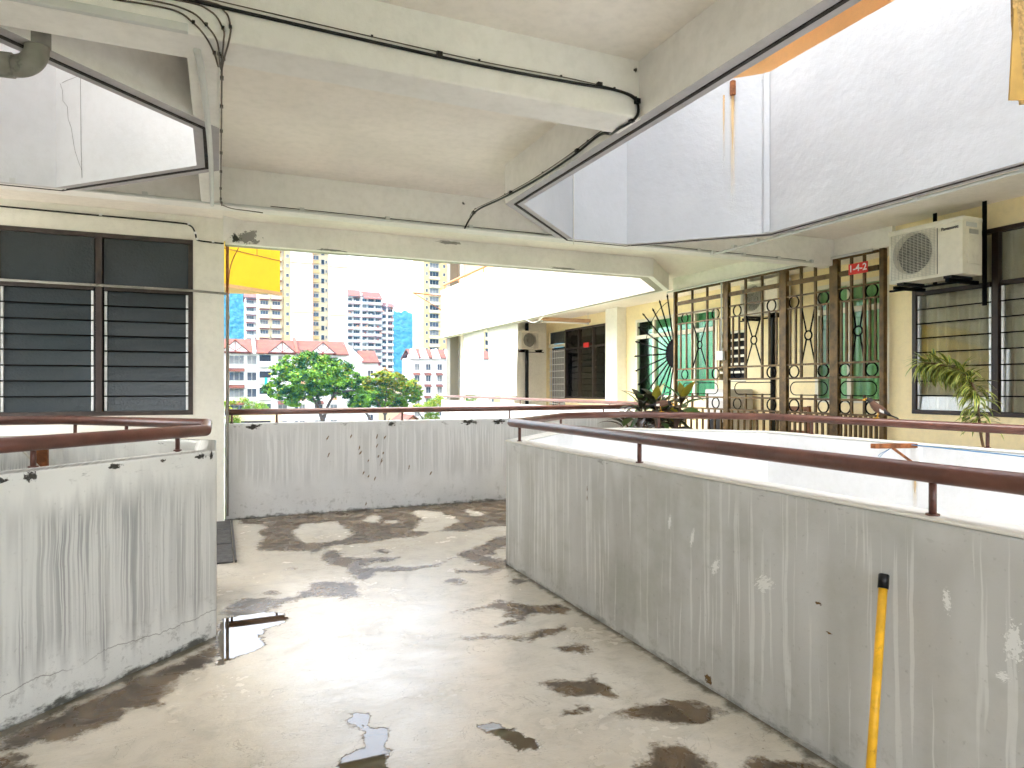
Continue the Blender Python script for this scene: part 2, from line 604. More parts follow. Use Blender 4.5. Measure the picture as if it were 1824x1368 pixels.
WET = [
    ('back', [(0.207, 7.896), (1.102, 7.997), (2.07, 7.943), (3.455, 7.998), (2.803, 6.49), (2.568, 6.478), (2.264, 6.391), (2.029, 6.547), (1.759, 6.354), (1.515, 6.362), (1.244, 6.292), (0.982, 6.316), (0.792, 6.141), (0.305, 6.395), (0.315, 6.606), (0.406, 6.942), (0.351, 7.17), (0.46, 7.509), (0.202, 7.739)]),
    ('-', [(0.685, 7.131), (0.807, 7.417), (1.157, 7.446), (1.204, 7.071), (1.218, 6.793), (1.095, 6.544), (0.894, 6.49), (0.746, 6.509), (0.684, 6.821)]),
    ('-', [(2.028, 7.594), (2.17, 7.749), (2.334, 7.532), (2.409, 7.223), (2.378, 6.915), (2.189, 6.699), (1.995, 6.508), (1.783, 6.675), (1.939, 6.924), (2.064, 7.241)]),
    ('-', [(1.426, 7.329), (1.618, 7.703), (1.664, 7.481), (1.538, 7.219)]),
    ('-', [(2.691, 7.523), (2.822, 7.249), (2.668, 7.111), (2.613, 7.27)]),
    ('-', [(1.633, 7.239), (1.792, 7.232), (1.738, 7.107), (1.628, 7.119)]),
    ('+', [(0.804, 6.095), (0.956, 6.153), (0.981, 5.86), (1.137, 5.753), (1.422, 5.668), (1.34, 5.553), (1.135, 5.569), (1.093, 5.447), (1.363, 5.364), (1.448, 5.293), (1.656, 5.343), (1.887, 5.544), (1.957, 5.635), (2.192, 5.789), (2.463, 6.048), (2.62, 6.08), (2.447, 5.679), (2.29, 5.574), (2.202, 5.407), (2.106, 5.41), (2.24, 5.199), (2.162, 5.017), (1.925, 4.854), (1.692, 5.02), (1.711, 5.13), (1.877, 5.005), (1.995, 5.055), (1.94, 5.219), (1.872, 5.285), (1.938, 5.367), (1.88, 5.469), (1.652, 5.273), (1.423, 5.202), (1.137, 5.261), (1.037, 5.086), (0.988, 5.078), (0.942, 5.25), (0.929, 5.553), (0.81, 5.639)]),
    ('+', [(0.609, 5.184), (0.8, 5.147), (0.926, 5.075), (0.914, 4.698), (0.782, 4.671), (0.742, 4.773), (0.567, 4.824), (0.483, 4.81), (0.311, 4.65), (0.227, 4.514), (0.029, 4.478), (0.031, 4.817), (0.13, 4.988), (0.38, 4.88), (0.492, 4.907), (0.596, 5.075)]),
    ('w', [(0.029, 4.6), (0.295, 4.612), (0.368, 4.559), (0.395, 4.44), (0.338, 4.344), (0.246, 4.306), (0.21, 4.174), (0.232, 4.061), (0.2, 3.975), (0.103, 3.923), (-0.001, 3.848), (-0.001, 4.413)]),
    ('+', [(0.03, 4.208), (0.015, 3.957), (-0.102, 3.815), (-0.218, 3.658), (-0.228, 3.448), (-0.374, 3.482), (-0.395, 3.382), (-0.495, 3.298), (-0.543, 3.236), (-0.679, 3.306), (-0.799, 3.268), (-0.83, 3.396), (-0.669, 3.555), (-0.48, 3.724), (-0.258, 3.902), (0.023, 4.189)]),
    ('+', [(-0.9, 3.30), (-0.70, 3.194), (-0.65, 3.081), (-0.9, 3.0)]),
    ('+', [(1.381, 4.14), (1.488, 4.161), (1.624, 4.17), (1.737, 4.265), (1.836, 4.173), (1.903, 4.049), (1.988, 4.035), (2.094, 3.989), (2.124, 3.907), (2.053, 3.805), (1.915, 3.886), (1.792, 3.875), (1.659, 3.769), (1.54, 3.782), (1.622, 3.846), (1.728, 3.861), (1.622, 3.949), (1.719, 3.972), (1.633, 4.12), (1.458, 4.116)]),
    ('+', [(1.305, 3.716), (1.389, 3.708), (1.5, 3.631), (1.647, 3.557), (1.748, 3.632), (1.912, 3.643), (1.923, 3.576), (1.789, 3.515), (1.632, 3.488), (1.506, 3.561), (1.329, 3.638)]),
    ('+', [(1.723, 3.349), (1.836, 3.362), (1.922, 3.289), (1.913, 3.231), (1.813, 3.223), (1.725, 3.287)]),
    ('+', [(1.433, 2.977), (1.559, 2.971), (1.652, 2.91), (1.723, 2.949), (1.727, 2.796), (1.697, 2.712), (1.562, 2.752), (1.474, 2.809), (1.465, 2.877)]),
    ('+', [(1.598, 2.588), (1.732, 2.587), (1.885, 2.587), (2.018, 2.511), (2.047, 2.381), (1.973, 2.342), (1.858, 2.349), (1.743, 2.431), (1.659, 2.522)]),
    ('+', [(1.352, 2.656), (1.493, 2.68), (1.557, 2.64), (1.482, 2.61), (1.374, 2.618)]),
    ('+', [(1.451, 2.168), (1.575, 2.234), (1.622, 2.283), (1.717, 2.242), (1.759, 2.154), (1.735, 2.044), (1.5, 1.95)]),
    ('+', [(1.804, 2.014), (1.885, 2.042), (2.019, 1.975), (2.12, 1.886), (2.1, 1.7), (1.85, 1.8)]),
    ('w', [(0.407, 2.593), (0.443, 2.682), (0.54, 2.73), (0.566, 2.864), (0.529, 2.959), (0.54, 3.048), (0.605, 2.997), (0.593, 2.878), (0.643, 2.831), (0.582, 2.517), (0.5, 2.4)]),
    ('w', [(1.008, 2.724), (1.091, 2.704), (1.122, 2.623), (1.203, 2.489), (1.164, 2.435), (1.102, 2.462), (1.072, 2.594)]),
    ('+', [(1.996, 4.6), (2.066, 4.666), (2.124, 4.64), (2.114, 4.549), (2.047, 4.5), (1.994, 4.523)]),
    ('+', [(1.561, 4.853), (1.666, 4.872), (1.698, 4.745), (1.647, 4.689), (1.557, 4.744)]),
    ('+', [(0.271, 5.052), (0.33, 5.098), (0.4, 5.024), (0.36, 4.986), (0.287, 5.003)]),
    ('+', [(0.5, 5.639), (0.548, 5.691), (0.588, 5.619), (0.544, 5.566)]),
    ('+', [(1.26, 5.995), (1.347, 6.048), (1.411, 5.929), (1.351, 5.844), (1.261, 5.883)]),
]


def inside(px, py, poly):
    r = np.zeros(px.shape, bool)
    n = len(poly)
    for i in range(n):
        x1, y1 = poly[i]
        x2, y2 = poly[(i + 1) % n]
        c = ((y1 > py) != (y2 > py)) & (px < (x2 - x1) * (py - y1) / ((y2 - y1) or 1e-9) + x1)
        r ^= c
    return r


def sdf(px, py, poly):
    d = np.full(px.shape, 1e9)
    n = len(poly)
    for i in range(n):
        a = np.array(poly[i]); b = np.array(poly[(i + 1) % n])
        e = b - a
        t = np.clip(((px - a[0]) * e[0] + (py - a[1]) * e[1]) / (e @ e), 0, 1)
        d = np.minimum(d, np.hypot(px - a[0] - t * e[0], py - a[1] - t * e[1]))
    return np.where(inside(px, py, poly), d, -d)


def floor_material():
    t = NT('wet concrete floor')
    c = t.coord("Object")

    def attr(nm):
        a = t.n.new("ShaderNodeAttribute")
        a.attribute_name = nm
        return a.outputs["Fac"]
    wet, pud = attr("damp"), attr("puddle")
    ne = t.noise(c, 9, 4, 0.68)
    ne2 = t.noise(c, 34, 2, 0.65)
    jit = t.math('ADD', t.math('MULTIPLY', t.math('SUBTRACT', ne, 0.5), 0.22), t.math('MULTIPLY', t.math('SUBTRACT', ne2, 0.5), 0.06))
    wm = t.ramp(t.math('ADD', wet, jit), -0.022, 0.034)
    pm = t.ramp(t.math('ADD', pud, t.math('MULTIPLY', jit, 0.55)), -0.004, 0.010)
    n1 = t.noise(c, 0.8, 3, 0.65)
    n2 = t.noise(c, 5, 5, 0.7, 0.5)
    n3 = t.noise(c, 90, 2, 0.6)
    # trowel marks: stretched swirls
    tro = t.noise(t.mapv(c, (2.2, 9, 1)), 2.0, 4, 0.7, 1.6)
    base = t.mix(t.ramp(n1, 0.3, 0.72), (0.58, 0.515, 0.41), (0.69, 0.64, 0.55))
    base = t.mix(t.ramp(n2, 0.42, 0.7, 0, 0.45), base, (0.40, 0.36, 0.29))
    base = t.mix(t.ramp(tro, 0.5, 0.68, 0, 0.30), base, (0.66, 0.63, 0.58))
    base = t.mix(t.ramp(n3, 0.62, 0.8, 0, 0.35), base, (0.25, 0.22, 0.18))
    chips = t.math('MULTIPLY', t.ramp(t.voro(c, 9.0), 0.0, 0.06, 1, 0), t.ramp(n2, 0.5, 0.62))
    base = t.mix(chips, base, (0.10, 0.085, 0.065))
    scr0 = t.noise(t.mapv(c, (9, 40, 1)), 1.0, 4, 0.72, 3.0)
    base = t.mix(t.ramp(scr0, 0.60, 0.70, 0, 0.55), base, (0.33, 0.30, 0.25))
    hair = t.math('ADD', t.noise(t.mapv(c, (1, 1, 1)), 2.3, 5, 0.6, 1.2), 0.0)
    base = t.mix(t.ramp(t.math('ABSOLUTE', t.math('SUBTRACT', hair, 0.5)), 0.0012, 0.004, 0.40, 0), base, (0.24, 0.20, 0.15))
    damp = t.mix(t.ramp(n2, 0.35, 0.65), (0.055, 0.033, 0.013), (0.165, 0.108, 0.055))
    col = t.mix(wm, base, damp)
    col = t.mix(pm, col, (0.075, 0.046, 0.022))
    gr_ = attr("grime")
    gm_ = t.ramp(t.math('ADD', gr_, t.math('ADD', t.math('MULTIPLY', t.math('SUBTRACT', ne, 0.5), 0.16), t.math('MULTIPLY', t.math('SUBTRACT', n1, 0.5), 0.10))), -0.03, 0.035, 0, 0.85)
    col = t.mix(gm_, col, (0.075, 0.060, 0.032))
    film = t.ramp(t.noise(c, 1.6, 5, 0.7), 0.36, 0.62)
    rough = t.math('ADD', t.ramp(film, 0, 1, 0.24, 0.12, False), t.math('MULTIPLY', n2, 0.08))
    rough = t.math('ADD', t.math('MULTIPLY', rough, t.math('SUBTRACT', 1.0, wm)), t.math('MULTIPLY', wm, t.ramp(n2, 0.35, 0.6, 0.40, 0.22)))
    rough = t.math('ADD', t.math('MULTIPLY', rough, t.math('SUBTRACT', 1.0, pm)), t.math('MULTIPLY', pm, 0.015))
    t.set(Base_Color=col, Roughness=rough, Specular_IOR_Level=0.68)
    scr = scr0
    h = t.math('ADD', t.math('MULTIPLY', tro, 0.7), t.math('ADD', t.math('MULTIPLY', n2, 0.8), t.math('ADD', t.math('MULTIPLY', n3, 0.16), t.math('MULTIPLY', scr, 0.35))))
    flat = t.math('MULTIPLY', t.math('SUBTRACT', 1.0, pm), t.math('SUBTRACT', 1.0, t.math('MULTIPLY', wm, 0.75)))
    t.bump(t.math('MULTIPLY', h, flat), 0.24, 0.010)
    return t.m


M['floor'] = floor_material()


def build_floor():
    step = 0.02
    xs = np.arange(-1.3, 3.6 + 1e-6, step)
    ys = np.arange(1.2, 8.06 + 1e-6, step)
    ys[-1] = 8.06
    gx, gy = np.meshgrid(xs, ys)
    damp = np.full(gx.shape, -1.0)
    pud = np.full(gx.shape, -1.0)
    for kind, poly in WET:
        s = sdf(gx, gy, poly)
        if kind == '-':
            damp = np.minimum(damp, -s)
        else:
            damp = np.maximum(damp, s)
            if kind == 'w':
                pud = np.maximum(pud, s + 0.01)
    # water line seeping along the back wall
    damp = np.maximum(damp, (gy - 7.93) * 1.0)
    cx, cy_ = (gx[:-1, :-1] + gx[1:, 1:]) / 2, (gy[:-1, :-1] + gy[1:, 1:]) / 2
    keep = inside(cx, cy_ - 0.002, NEAR) | inside(cx, cy_ + 0.002, MID) | inside(cx, cy_ - 0.002, MID) | inside(cx, cy_ + 0.002, BACK)
    ny, nx = gx.shape
    idx = np.arange(ny * nx).reshape(ny, nx)
    q = np.stack([idx[:-1, :-1], idx[:-1, 1:], idx[1:, 1:], idx[1:, :-1]], -1)[keep]
    verts = np.stack([gx.ravel(), gy.ravel(), np.zeros(gx.size)], -1)
    used = np.unique(q)
    remap = -np.ones(gx.size, int)
    remap[used] = np.arange(used.size)
    verts, q = verts[used], remap[q]
    d1, p1 = damp.ravel()[used], pud.ravel()[used]
    rest = MB()
    for (x0, x1, y0, y1) in ((-2.95, 2.24, -4.0, 1.2), (-2.95, -1.3, 1.2, 3.37), (-4.0, -1.3, 6.10, 8.06), (3.6, 7.1, 6.10, 8.06)):
        rest.quad([(x0, y0, 0), (x1, y0, 0), (x1, y1, 0), (x0, y1, 0)])
    for poly in (RSTRIP, FARW, PORCH):
        p = poly if sum(poly[i][0] * poly[(i + 1) % len(poly)][1] - poly[(i + 1) % len(poly)][0] * poly[i][1] for i in range(len(poly))) > 0 else poly[::-1]
        rest.quad([(a, b, 0) for a, b in p])
    # underside of the slab, so that the storey below is closed
    for poly in (NEAR, MID, RSTRIP, BACK, FARW, PORCH):
        rest.quad([(a, b, -0.14) for a, b in poly])
    nv = len(verts)
    me = bpy.data.meshes.new("floor")
    me.from_pydata([tuple(v) for v in verts] + rest.v, [], [tuple(int(i) for i in r) for r in q] + [tuple(i + nv for i in f) for f in rest.f])
    me.materials.append(M['floor'])
    g1 = np.maximum.reduce([np.where(verts[:, 1] < 5.12, 0.035 - np.abs(verts[:, 0] - 2.165), -1.0), 0.045 - (8.02 - verts[:, 1]), np.where(verts[:, 0] < 0.06, 0.06 - np.abs((verts[:, 0] - verts[:, 1]) / math.sqrt(2) + 3.043), -1.0)])
    for nm, arr in (("damp", d1), ("puddle", p1), ("grime", g1)):
        a = me.attributes.new(nm, 'FLOAT', 'POINT')
        full = np.full(len(me.vertices), -1.0, np.float32)
        full[:nv] = arr
        a.data.foreach_set("value", full)
    me.update()
    o = bpy.data.objects.new("floor", me)
    COL.objects.link(o)
    return structure(o)


build_floor()

# ------------------------------------------------------------------ ceiling slab and beams
mb = MB()
for poly in (NEAR, MID, RSTRIP, BACK, FARW, PORCH):
    mb.prism(poly, 3.28, 3.42)
ceiling = structure(mb.build("ceiling", M['ceiling']))
MB().box(-2.9, 2.18, 3.18, 3.425, 2.955, 3.29).build("beam", M['beam'], ceiling, 0.012)
MB().box(-4.0, 7.04, 6.07, 6.25, 2.957, 3.29).build("beam", M['beam'], ceiling, 0.012)
MB().box(-0.135, 0.004, 3.41, 6.08, 2.966, 3.29).build("beam", M['beam'], ceiling, 0.010)
mb = MB().prism(band(OUTER, -0.06, 0.02), 3.02, 3.285)
mb.build("edge_beam", M['beam'], ceiling)
MB().box(6.99, 7.14, 5.28, 9.30, 3.052, 3.285).build("beam", M['cream_pale'], ceiling)
MB().box(-2.9, 2.2, -2.4, -2.15, 2.955, 3.29).build("beam", M['beam'], ceiling, 0.012)
# haunch where the lintel meets the pillar
mb = MB()
mb.quad([(0.04, 7.955, 3.02), (0.25, 7.955, 3.28), (0.04, 7.955, 3.28)])
mb.quad([(0.04, 7.955, 3.02), (0.04, 7.80, 3.28), (0.25, 7.955, 3.28)])
mb.quad([(0.04, 7.955, 3.02), (0.04, 7.955, 3.28), (0.04, 7.80, 3.28)])
mb.build("haunch", M['beam'], ceiling)

# ------------------------------------------------------------------ parapets of this storey
parL = w = tag(MB().prism(band(WELL_L, 0.0, 0.125), -3.2, 1.085).build("parapet_wall", M['wall_left'], None, 0.012),
        "drip-streaked grey parapet wall round the light well below the dark louvre window", "wall")
w = tag(MB().prism(band(WELL_R, 0.0, 0.135), -3.2, 1.005).build("parapet_wall", [M['wall_right'], M['white_lit']], None, 0.010),
        "long grey streaked parapet wall round the large light well with two birds", "wall")
for p in w.data.polygons:           # the well side gets a paler white standing in for strong light
    c = p.center
    if 2.31 > c.x > 2.29 or (abs(p.normal.z) < 0.5 and (abs(c.x - 4.93) < 0.01 or (c.y > 5 and c.x > 2.31 and inside(np.array([c.x + p.normal.x * .05]), np.array([c.y + p.normal.y * .05]), WELL_R)[0]))):
        p.material_index = 1
parR = w
cap = MB().prism(band(WELL_R, -0.004, 0.140), 1.006, 1.018)
cap.build("coping", M['cream_pale'], w, 0.006)
parB = w = tag(MB().prism(band(OUTER, 0.0, 0.12), -3.2, 1.05).build("parapet_wall", M['wall_back'], None, 0.010),
        "pale parapet wall closing the corridor end in front of the trees", "wall")

# ------------------------------------------------------------------ parapets of the storey above
def upper_well(pts, name, label, paint='white'):
    w_ = tag(MB().prism(band(pts, 0.0, 0.14), 2.96, 4.53, 0, 1, 0).build(name, [M[paint], M['grey_edge'], M['beam']]), label, "wall")
    for p_ in w_.data.polygons:       # the corridor side is painted like the beams
        c_ = p_.center + p_.normal * 0.05
        if abs(p_.normal.z) < 0.5 and not inside(np.array([c_.x]), np.array([c_.y]), pts)[0]:
            p_.material_index = 2
    MB().prism(band(pts, 0.052, 0.074), 2.954, 2.962).build("drip_groove", M['groove'], w_)
    return w_


upL = upper_well(WELL_L, "upper_parapet", "white upper-storey parapet over the light well beside the drain pipe elbow", 'white_half_lit')
upR = upper_well(WELL_R, "upper_parapet", "large white upper-storey parapet with a rust streak above the air conditioner")
w = tag(MB().prism(band(OUTER, 0.022, 0.14), 3.021, 4.53).build("upper_parapet", M['wall_far']),
        "stained white upper-storey parapet of the far wing above the canvas blinds", "wall")
# rust stains and a steel stub on the big white parapet
def stain_mat():
    t = NT('rust run')
    uv = t.coord("UV")
    s = t.sep(uv)
    n = t.noise(t.mapv(uv, (30, 1.6, 1)), 1.0, 5, 0.6)
    f = t.math('MULTIPLY', t.ramp(s[1], 0.0, 1.0), t.ramp(t.math('ADD', t.math('MULTIPLY', t.math('ABSOLUTE', t.math('SUBTRACT', s[0], 0.5)), 1.2), t.math('MULTIPLY', n, 0.35)), 0.15, 0.75, 1, 0))
    t.set(Base_Color=t.mix(s[1], (0.75, 0.64, 0.36), (0.68, 0.40, 0.12)), Roughness=0.8, Alpha=t.math('MULTIPLY', f, 0.7))
    return t.m


M['stain'] = stain_mat()


def stain(parent, a, b, z0, z1, nrm):
    """rust run on a wall face, 2 mm proud of it"""
    n = Vector((nrm[0], nrm[1], 0)) * 0.002
    mb_ = MB()
    mb_.quad([Vector((a[0], a[1], z0)) + n, Vector((b[0], b[1], z0)) + n, Vector((b[0], b[1], z1)) + n, Vector((a[0], a[1], z1)) + n], 0, [(0, 0), (1, 0), (1, 1), (0, 1)])
    return mb_.build("rust_stain", M['stain'], parent)


q = Vector((-1, -1, 0)).normalized()
# on the diagonal face between (3.95,6.04) and (4.93,5.05)
def diag(t_):
    return (3.95 + 0.98 * t_, 6.04 - 0.99 * t_)
stain(upR, diag(0.735), diag(0.79), 3.05, 4.45, q)
stain(upR, diag(0.690), diag(0.715), 3.5, 4.38, q)
d_ = diag(0.765)
MB().box(d_[0] - 0.03, d_[0] + 0.01, d_[1] - 0.03, d_[1] + 0.01, 4.36, 4.50).build("steel_stub", M['rust'], upR)
MB().prism([(4.922, 5.02), (4.934, 5.045), (4.90, 5.075), (4.885, 5.06)], 2.97, 4.525).build("corner_bead", M['white'], upR)


# ------------------------------------------------------------------ handrails
def handrail(label, path, z, post_at, zt, extra=None):
    o = thing("handrail", label, "railing", (path[0][0], path[0][1], 0))
    MB().tube([(x, y, z) for x, y in path], 0.034, 20).build("rail_pipe", M['brown_rail'], o)
    for i, (x, y) in enumerate(post_at):
        m_ = MB().tube([(x, y, zt - 0.01), (x, y, z - 0.02)], 0.0125, 10)
        m_.tube([(x, y, zt - 0.002), (x, y, zt + 0.006)], 0.022, 10)
        m_.build("post", M['brown_rail'], o)
    return o


mid = lambda pts: offset(pts, 0.065)
RL = mid(WELL_L)
handrail("brown pipe handrail bent to a blunt point beneath the dark louvre window",
         RL, 1.20, [(-0.22, 4.36 - 0.02), (-0.78, 3.60 + 0.10), (-0.62, 5.63), (-1.0, 6.0), (-1.9, RL[0][1])], 1.085)
RR = offset(WELL_R, 0.09)
handrail("long brown pipe handrail looping round the large light well, birds perched on it",
         RR, 1.16, [(RR[0][0], -0.2), (RR[0][0], 1.52), (RR[0][0], 3.25), (RR[0][0], 4.93), (3.162, 6.038), (4.238, 5.878), (RR[4][0], 4.6), (RR[4][0], 3.05), (RR[4][0], 1.2)], 1.018)
RO = offset(OUTER, 0.06)
handrail("thin brown pipe handrail running along the parapet in front of the trees and far blinds",
         RO, 1.175, [(0.13, RO[0][1]), (0.60, RO[0][1]), (2.05, RO[0][1]), (3.48, RO[0][1]), (4.9, RO[0][1]), (6.2, 8.66), (RO[2][0], 10.6), (RO[2][0], 12.6), (RO[2][0], 14.6), (RO[2][0], 16.6), (RO[2][0], 18.6)], 1.05)
# rail and props of the storey above
o = thing("handrail", "orange brown pipe handrail on top of the far wing's upper parapet", "railing", (6.55, 12, 4.5))
MB().tube([(6.55, 9.5, 4.70), (6.55, 20.5, 4.70)], 0.034, 14).build("rail_pipe", M['orange_pipe'], o)
for y in (11, 13, 15, 17, 19, 20.4):
    MB().tube([(6.55, y, 4.52), (6.55, y, 4.69)], 0.0125, 8).build("post", M['orange_pipe'], o)


# ------------------------------------------------------------------ apartment walls and windows
def wall_open(axis, p0, p1, a0, a1, z0, z1, openings, mb_=None):
    """axis-aligned wall made of butted boxes round rectangular openings"""
    mb_ = mb_ or MB()

    def bx(u0, u1, w0, w1):
        if u1 - u0 < 1e-4 or w1 - w0 < 1e-4:
            return
        if axis == 'x':
            mb_.box(p0, p1, u0, u1, w0, w1)
        else:
            mb_.box(u0, u1, p0, p1, w0, w1)
    cur = a0
    for (b0, b1, c0, c1) in sorted(openings):
        bx(cur, b0, z0, z1)
        bx(b0, b1, z0, c0)
        bx(b0, b1, c1, z1)
        cur = b1
    bx(cur, a1, z0, z1)
    return mb_


class Frame:
    """local axes of a window: a along the wall, n towards the viewer"""

    def __init__(self, O, A, N):
        self.O, self.A, self.N = Vector(O), Vector(A), Vector(N)

    def p(self, a, n, z):
        return self.O + self.A * a + self.N * n + Vector((0, 0, z))

    def box(self, mb_, a0, a1, n0, n1, z0, z1, mi=0):
        p, q_ = self.p(a0, n0, z0), self.p(a1, n1, z1)
        mb_.box(p.x, q_.x, p.y, q_.y, p.z, q_.z, mi)


def curtain_mesh(F, a0, a1, n, z0, z1, amp=0.03, wave=0.11, seed=0):
    mb_ = MB()
    rnd = random.Random(seed)
    k = int((a1 - a0) / 0.02)
    pts = []
    ph = 0
    for i in range(k + 1):
        ph += 0.02 / (wave * rnd.uniform(0.8, 1.25)) * 2 * math.pi
        pts.append((a0 + (a1 - a0) * i / k, n + amp * math.sin(ph) + amp * 0.4 * math.sin(ph * 0.37)))
    b = len(mb_.v)
    for a, d in pts:
        mb_.v.append(tuple(F.p(a, d, z0)))
        mb_.v.append(tuple(F.p(a, d * 1.0, z1)))
    for i in range(k):
        mb_.face((b + 2 * i, b + 2 * i + 2, b + 2 * i + 3, b + 2 * i + 1), 0, None, True)
    return mb_


RB = random.Random(77)


def louvre_window(parent, F, bays, z0, z1, zt, nbl, pane, fmat, clip=True, curtain=None, tilt=3.5, rods=True, seed=0):
    fr = MB()
    A0, A1 = bays[0][0], bays[-1][1]
    fw = 0.045
    F.box(fr, A0, A1, -0.07, 0.012, z0, z0 + fw)
    F.box(fr, A0, A1, -0.07, 0.012, z1 - fw, z1)
    edges = [A0] + [b[1] for b in bays]
    for i, e in enumerate(edges):
        lo = e - 0.03 if 0 < i < len(edges) - 1 else (e if i == 0 else e - fw)
        hi = e + 0.03 if 0 < i < len(edges) - 1 else (e + fw if i == 0 else e)
        F.box(fr, lo, hi, -0.066, 0.010, z0 + fw, z1 - fw)
    for (b0, b1) in bays:
        F.box(fr, b0 + fw, b1 - fw, -0.062, 0.006, zt - 0.022, zt + 0.022)
    win = fr.build("window", fmat, parent, 0.003)
    pitch = (zt - 0.022 - z0 - fw) / nbl
    for (b0, b1) in bays:
        a0, a1 = b0 + fw, b1 - fw
        m_ = MB()
        F.box(m_, a0, a1, -0.034, -0.028, zt + 0.022, z1 - fw)
        m_.build("pane", pane, win)
        # one louvre blade, shared by the whole bay
        w_ = a1 - a0 - 0.05
        m_ = MB()
        c = F.A * (w_ / 2)
        tx = math.sin(R(tilt)) * pitch * 0.52
        d = F.N * 0.003
        up = Vector((0, 0, pitch * 0.52))
        pts = []
        for s_ in (-1, 1):
            for e in (-1, 1):
                for g in (-1, 1):
                    pts.append(c * s_ + up * e - F.N * (tx * e) + d * g)
        b = 0
        m_.v = [tuple(p) for p in pts]
        for qd in ((0, 1, 3, 2), (4, 6, 7, 5), (0, 4, 5, 1), (2, 3, 7, 6), (0, 2, 6, 4), (1, 5, 7, 3)):
            m_.face(qd)
        me = m_.mesh("louvre_blade", [pane])
        mr = MB().tube([tuple(-F.A * ((a1 - a0) / 2)), tuple(F.A * ((a1 - a0) / 2))], 0.0065, 6).mesh("security_rod", [M['black_iron']])
        for k in range(nbl):
            zc = z0 + fw + pitch * (k + 0.5)
            ob_ = inst("louvre_blade", me, win, F.p((a0 + a1) / 2, -0.036, zc))
            tw_ = R(RB.uniform(-2.2, 2.2))
            ob_.rotation_euler = (tw_ * F.A.x, tw_ * F.A.y, 0)
            if rods:
                inst("security_rod", mr, win, F.p((a0 + a1) / 2, -0.008, zc + pitch * 0.5))
        if clip:
            for (c0, c1) in ((a0 + 0.001, a0 + 0.024), (a1 - 0.024, a1 - 0.001)):
                m_ = MB()
                F.box(m_, c0, c1, -0.052, -0.012, z0 + fw + 0.005, zt - 0.024)
                m_.build("louvre_clip", M['alu'], win, 0.003)
        if curtain:
            m_ = curtain_mesh(F, a0 - 0.04, a1 + 0.04, -0.12, z0 + 0.01, z1 - 0.02, seed=seed + int(b0 * 10))
            m_.build("curtain", curtain, win)
    return win


# left unit: white wall with the dark louvre window
lw = thing("apartment_wall", "off-white apartment wall holding the dark rippled louvre window", "wall", (0, 7.95, 0))
wall_open('y', 7.95, 8.10, -4.0, 0.05, 0.0, 3.279, [(-2.86, -0.255, 1.16, 3.02)]).build("wall", M['cream_pale'], lw)
FL = Frame((0, 7.95, 0), (1, 0, 0), (0, -1, 0))
louvre_window(lw, FL, [(-2.86, -1.99), (-1.99, -1.12), (-1.12, -0.255)], 1.16, 3.02, 2.46, 8, M['frosted'], M['frame_grey'])
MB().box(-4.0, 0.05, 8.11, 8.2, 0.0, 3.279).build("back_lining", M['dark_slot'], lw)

# unseen walls close the lobby; the side wall also limits the left well's light
structure(MB().box(-3.05, 2.16, -4.15, -4.0, -3.2, 1.05).build("wall_near", M['cream_pale']))      # left open above to let light in from behind
structure(MB().box(-3.05, -2.901, -4.15, 6.18, -3.2, 7.85).build("wall_side", M['cream_pale']))

# the next storey's slab; unseen upstands added to cut sky light in the wells
mb = MB()
for poly in (NEAR, MID, RSTRIP, BACK, FARW, PORCH):
    mb.prism(poly, 6.62, 6.76)
top_slab = structure(mb.build("ceiling_upper", M['orange_wall']))
for pts in (WELL_L, WELL_R):
    MB().prism(band(pts, 0.0, 0.14), 6.30, 8.7 if pts is WELL_R else 7.85).build("shading_upstand", M['white'], top_slab)
MB().prism(band(OUTER, 0.022, 0.14), 6.36, 7.85).build("shading_upstand", M['white'], top_slab)


# right unit: pillar and curtained louvre window
rw = thing("apartment_wall", "cream apartment wall holding the curtained louvre window behind the striped plant", "wall", (7.05, 4, 0))
wall_open('x', 7.05, 7.20, -4.0, 5.36, 0.0, 3.279, [(2.47, 5.08, 1.16, 3.03)]).build("wall", M['cream'], rw)
FRW = Frame((7.05, 5.08, 0), (0, -1, 0), (-1, 0, 0))
louvre_window(rw, FRW, [(0.0, 0.87), (0.87, 1.74), (1.74, 2.61)], 1.16, 3.03, 2.48, 8, M['glass'], M['frame_brown'], True, M['curtain'], seed=3)
MB().box(7.48, 7.52, 2.3, 5.2, 1.0, 3.2).build("back_lining", M['curtain'], rw)

# recessed unit behind the grille and along the far wing
bw = thing("apartment_wall", "long yellow cream wall behind the iron grille with green curtained windows", "wall", (8.55, 10, 0))
wall_open('x', 8.55, 8.70, 5.2, 20.6, 0.0, 3.279, [(5.9, 7.76, 1.22, 3.02), (9.28, 9.98, 1.55, 2.48), (10.02, 12.70, 1.22, 2.95), (13.86, 16.06, 1.16, 3.0), (16.08, 17.02, 0.0, 3.0)]).build("wall", M['cream'], bw)
wall_open('y', 5.21, 5.355, 7.205, 8.545, 0.0, 3.279, []).build("side_wall", M['cream'], bw)
wall_open('y', 17.2, 17.34, 7.55, 8.545, 0.0, 3.279, []).build("side_wall", M['cream_pale'], bw)
MB().box(8.30, 8.548, 13.1, 13.6, 0.0, 3.278).build("pilaster", M['cream_pale'], bw)
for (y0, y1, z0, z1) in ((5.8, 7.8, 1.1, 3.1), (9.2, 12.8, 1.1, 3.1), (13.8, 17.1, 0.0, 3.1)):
    MB().box(9.05, 9.1, y0, y1, z0, z1).build("back_lining", M['dark_slot'], bw)


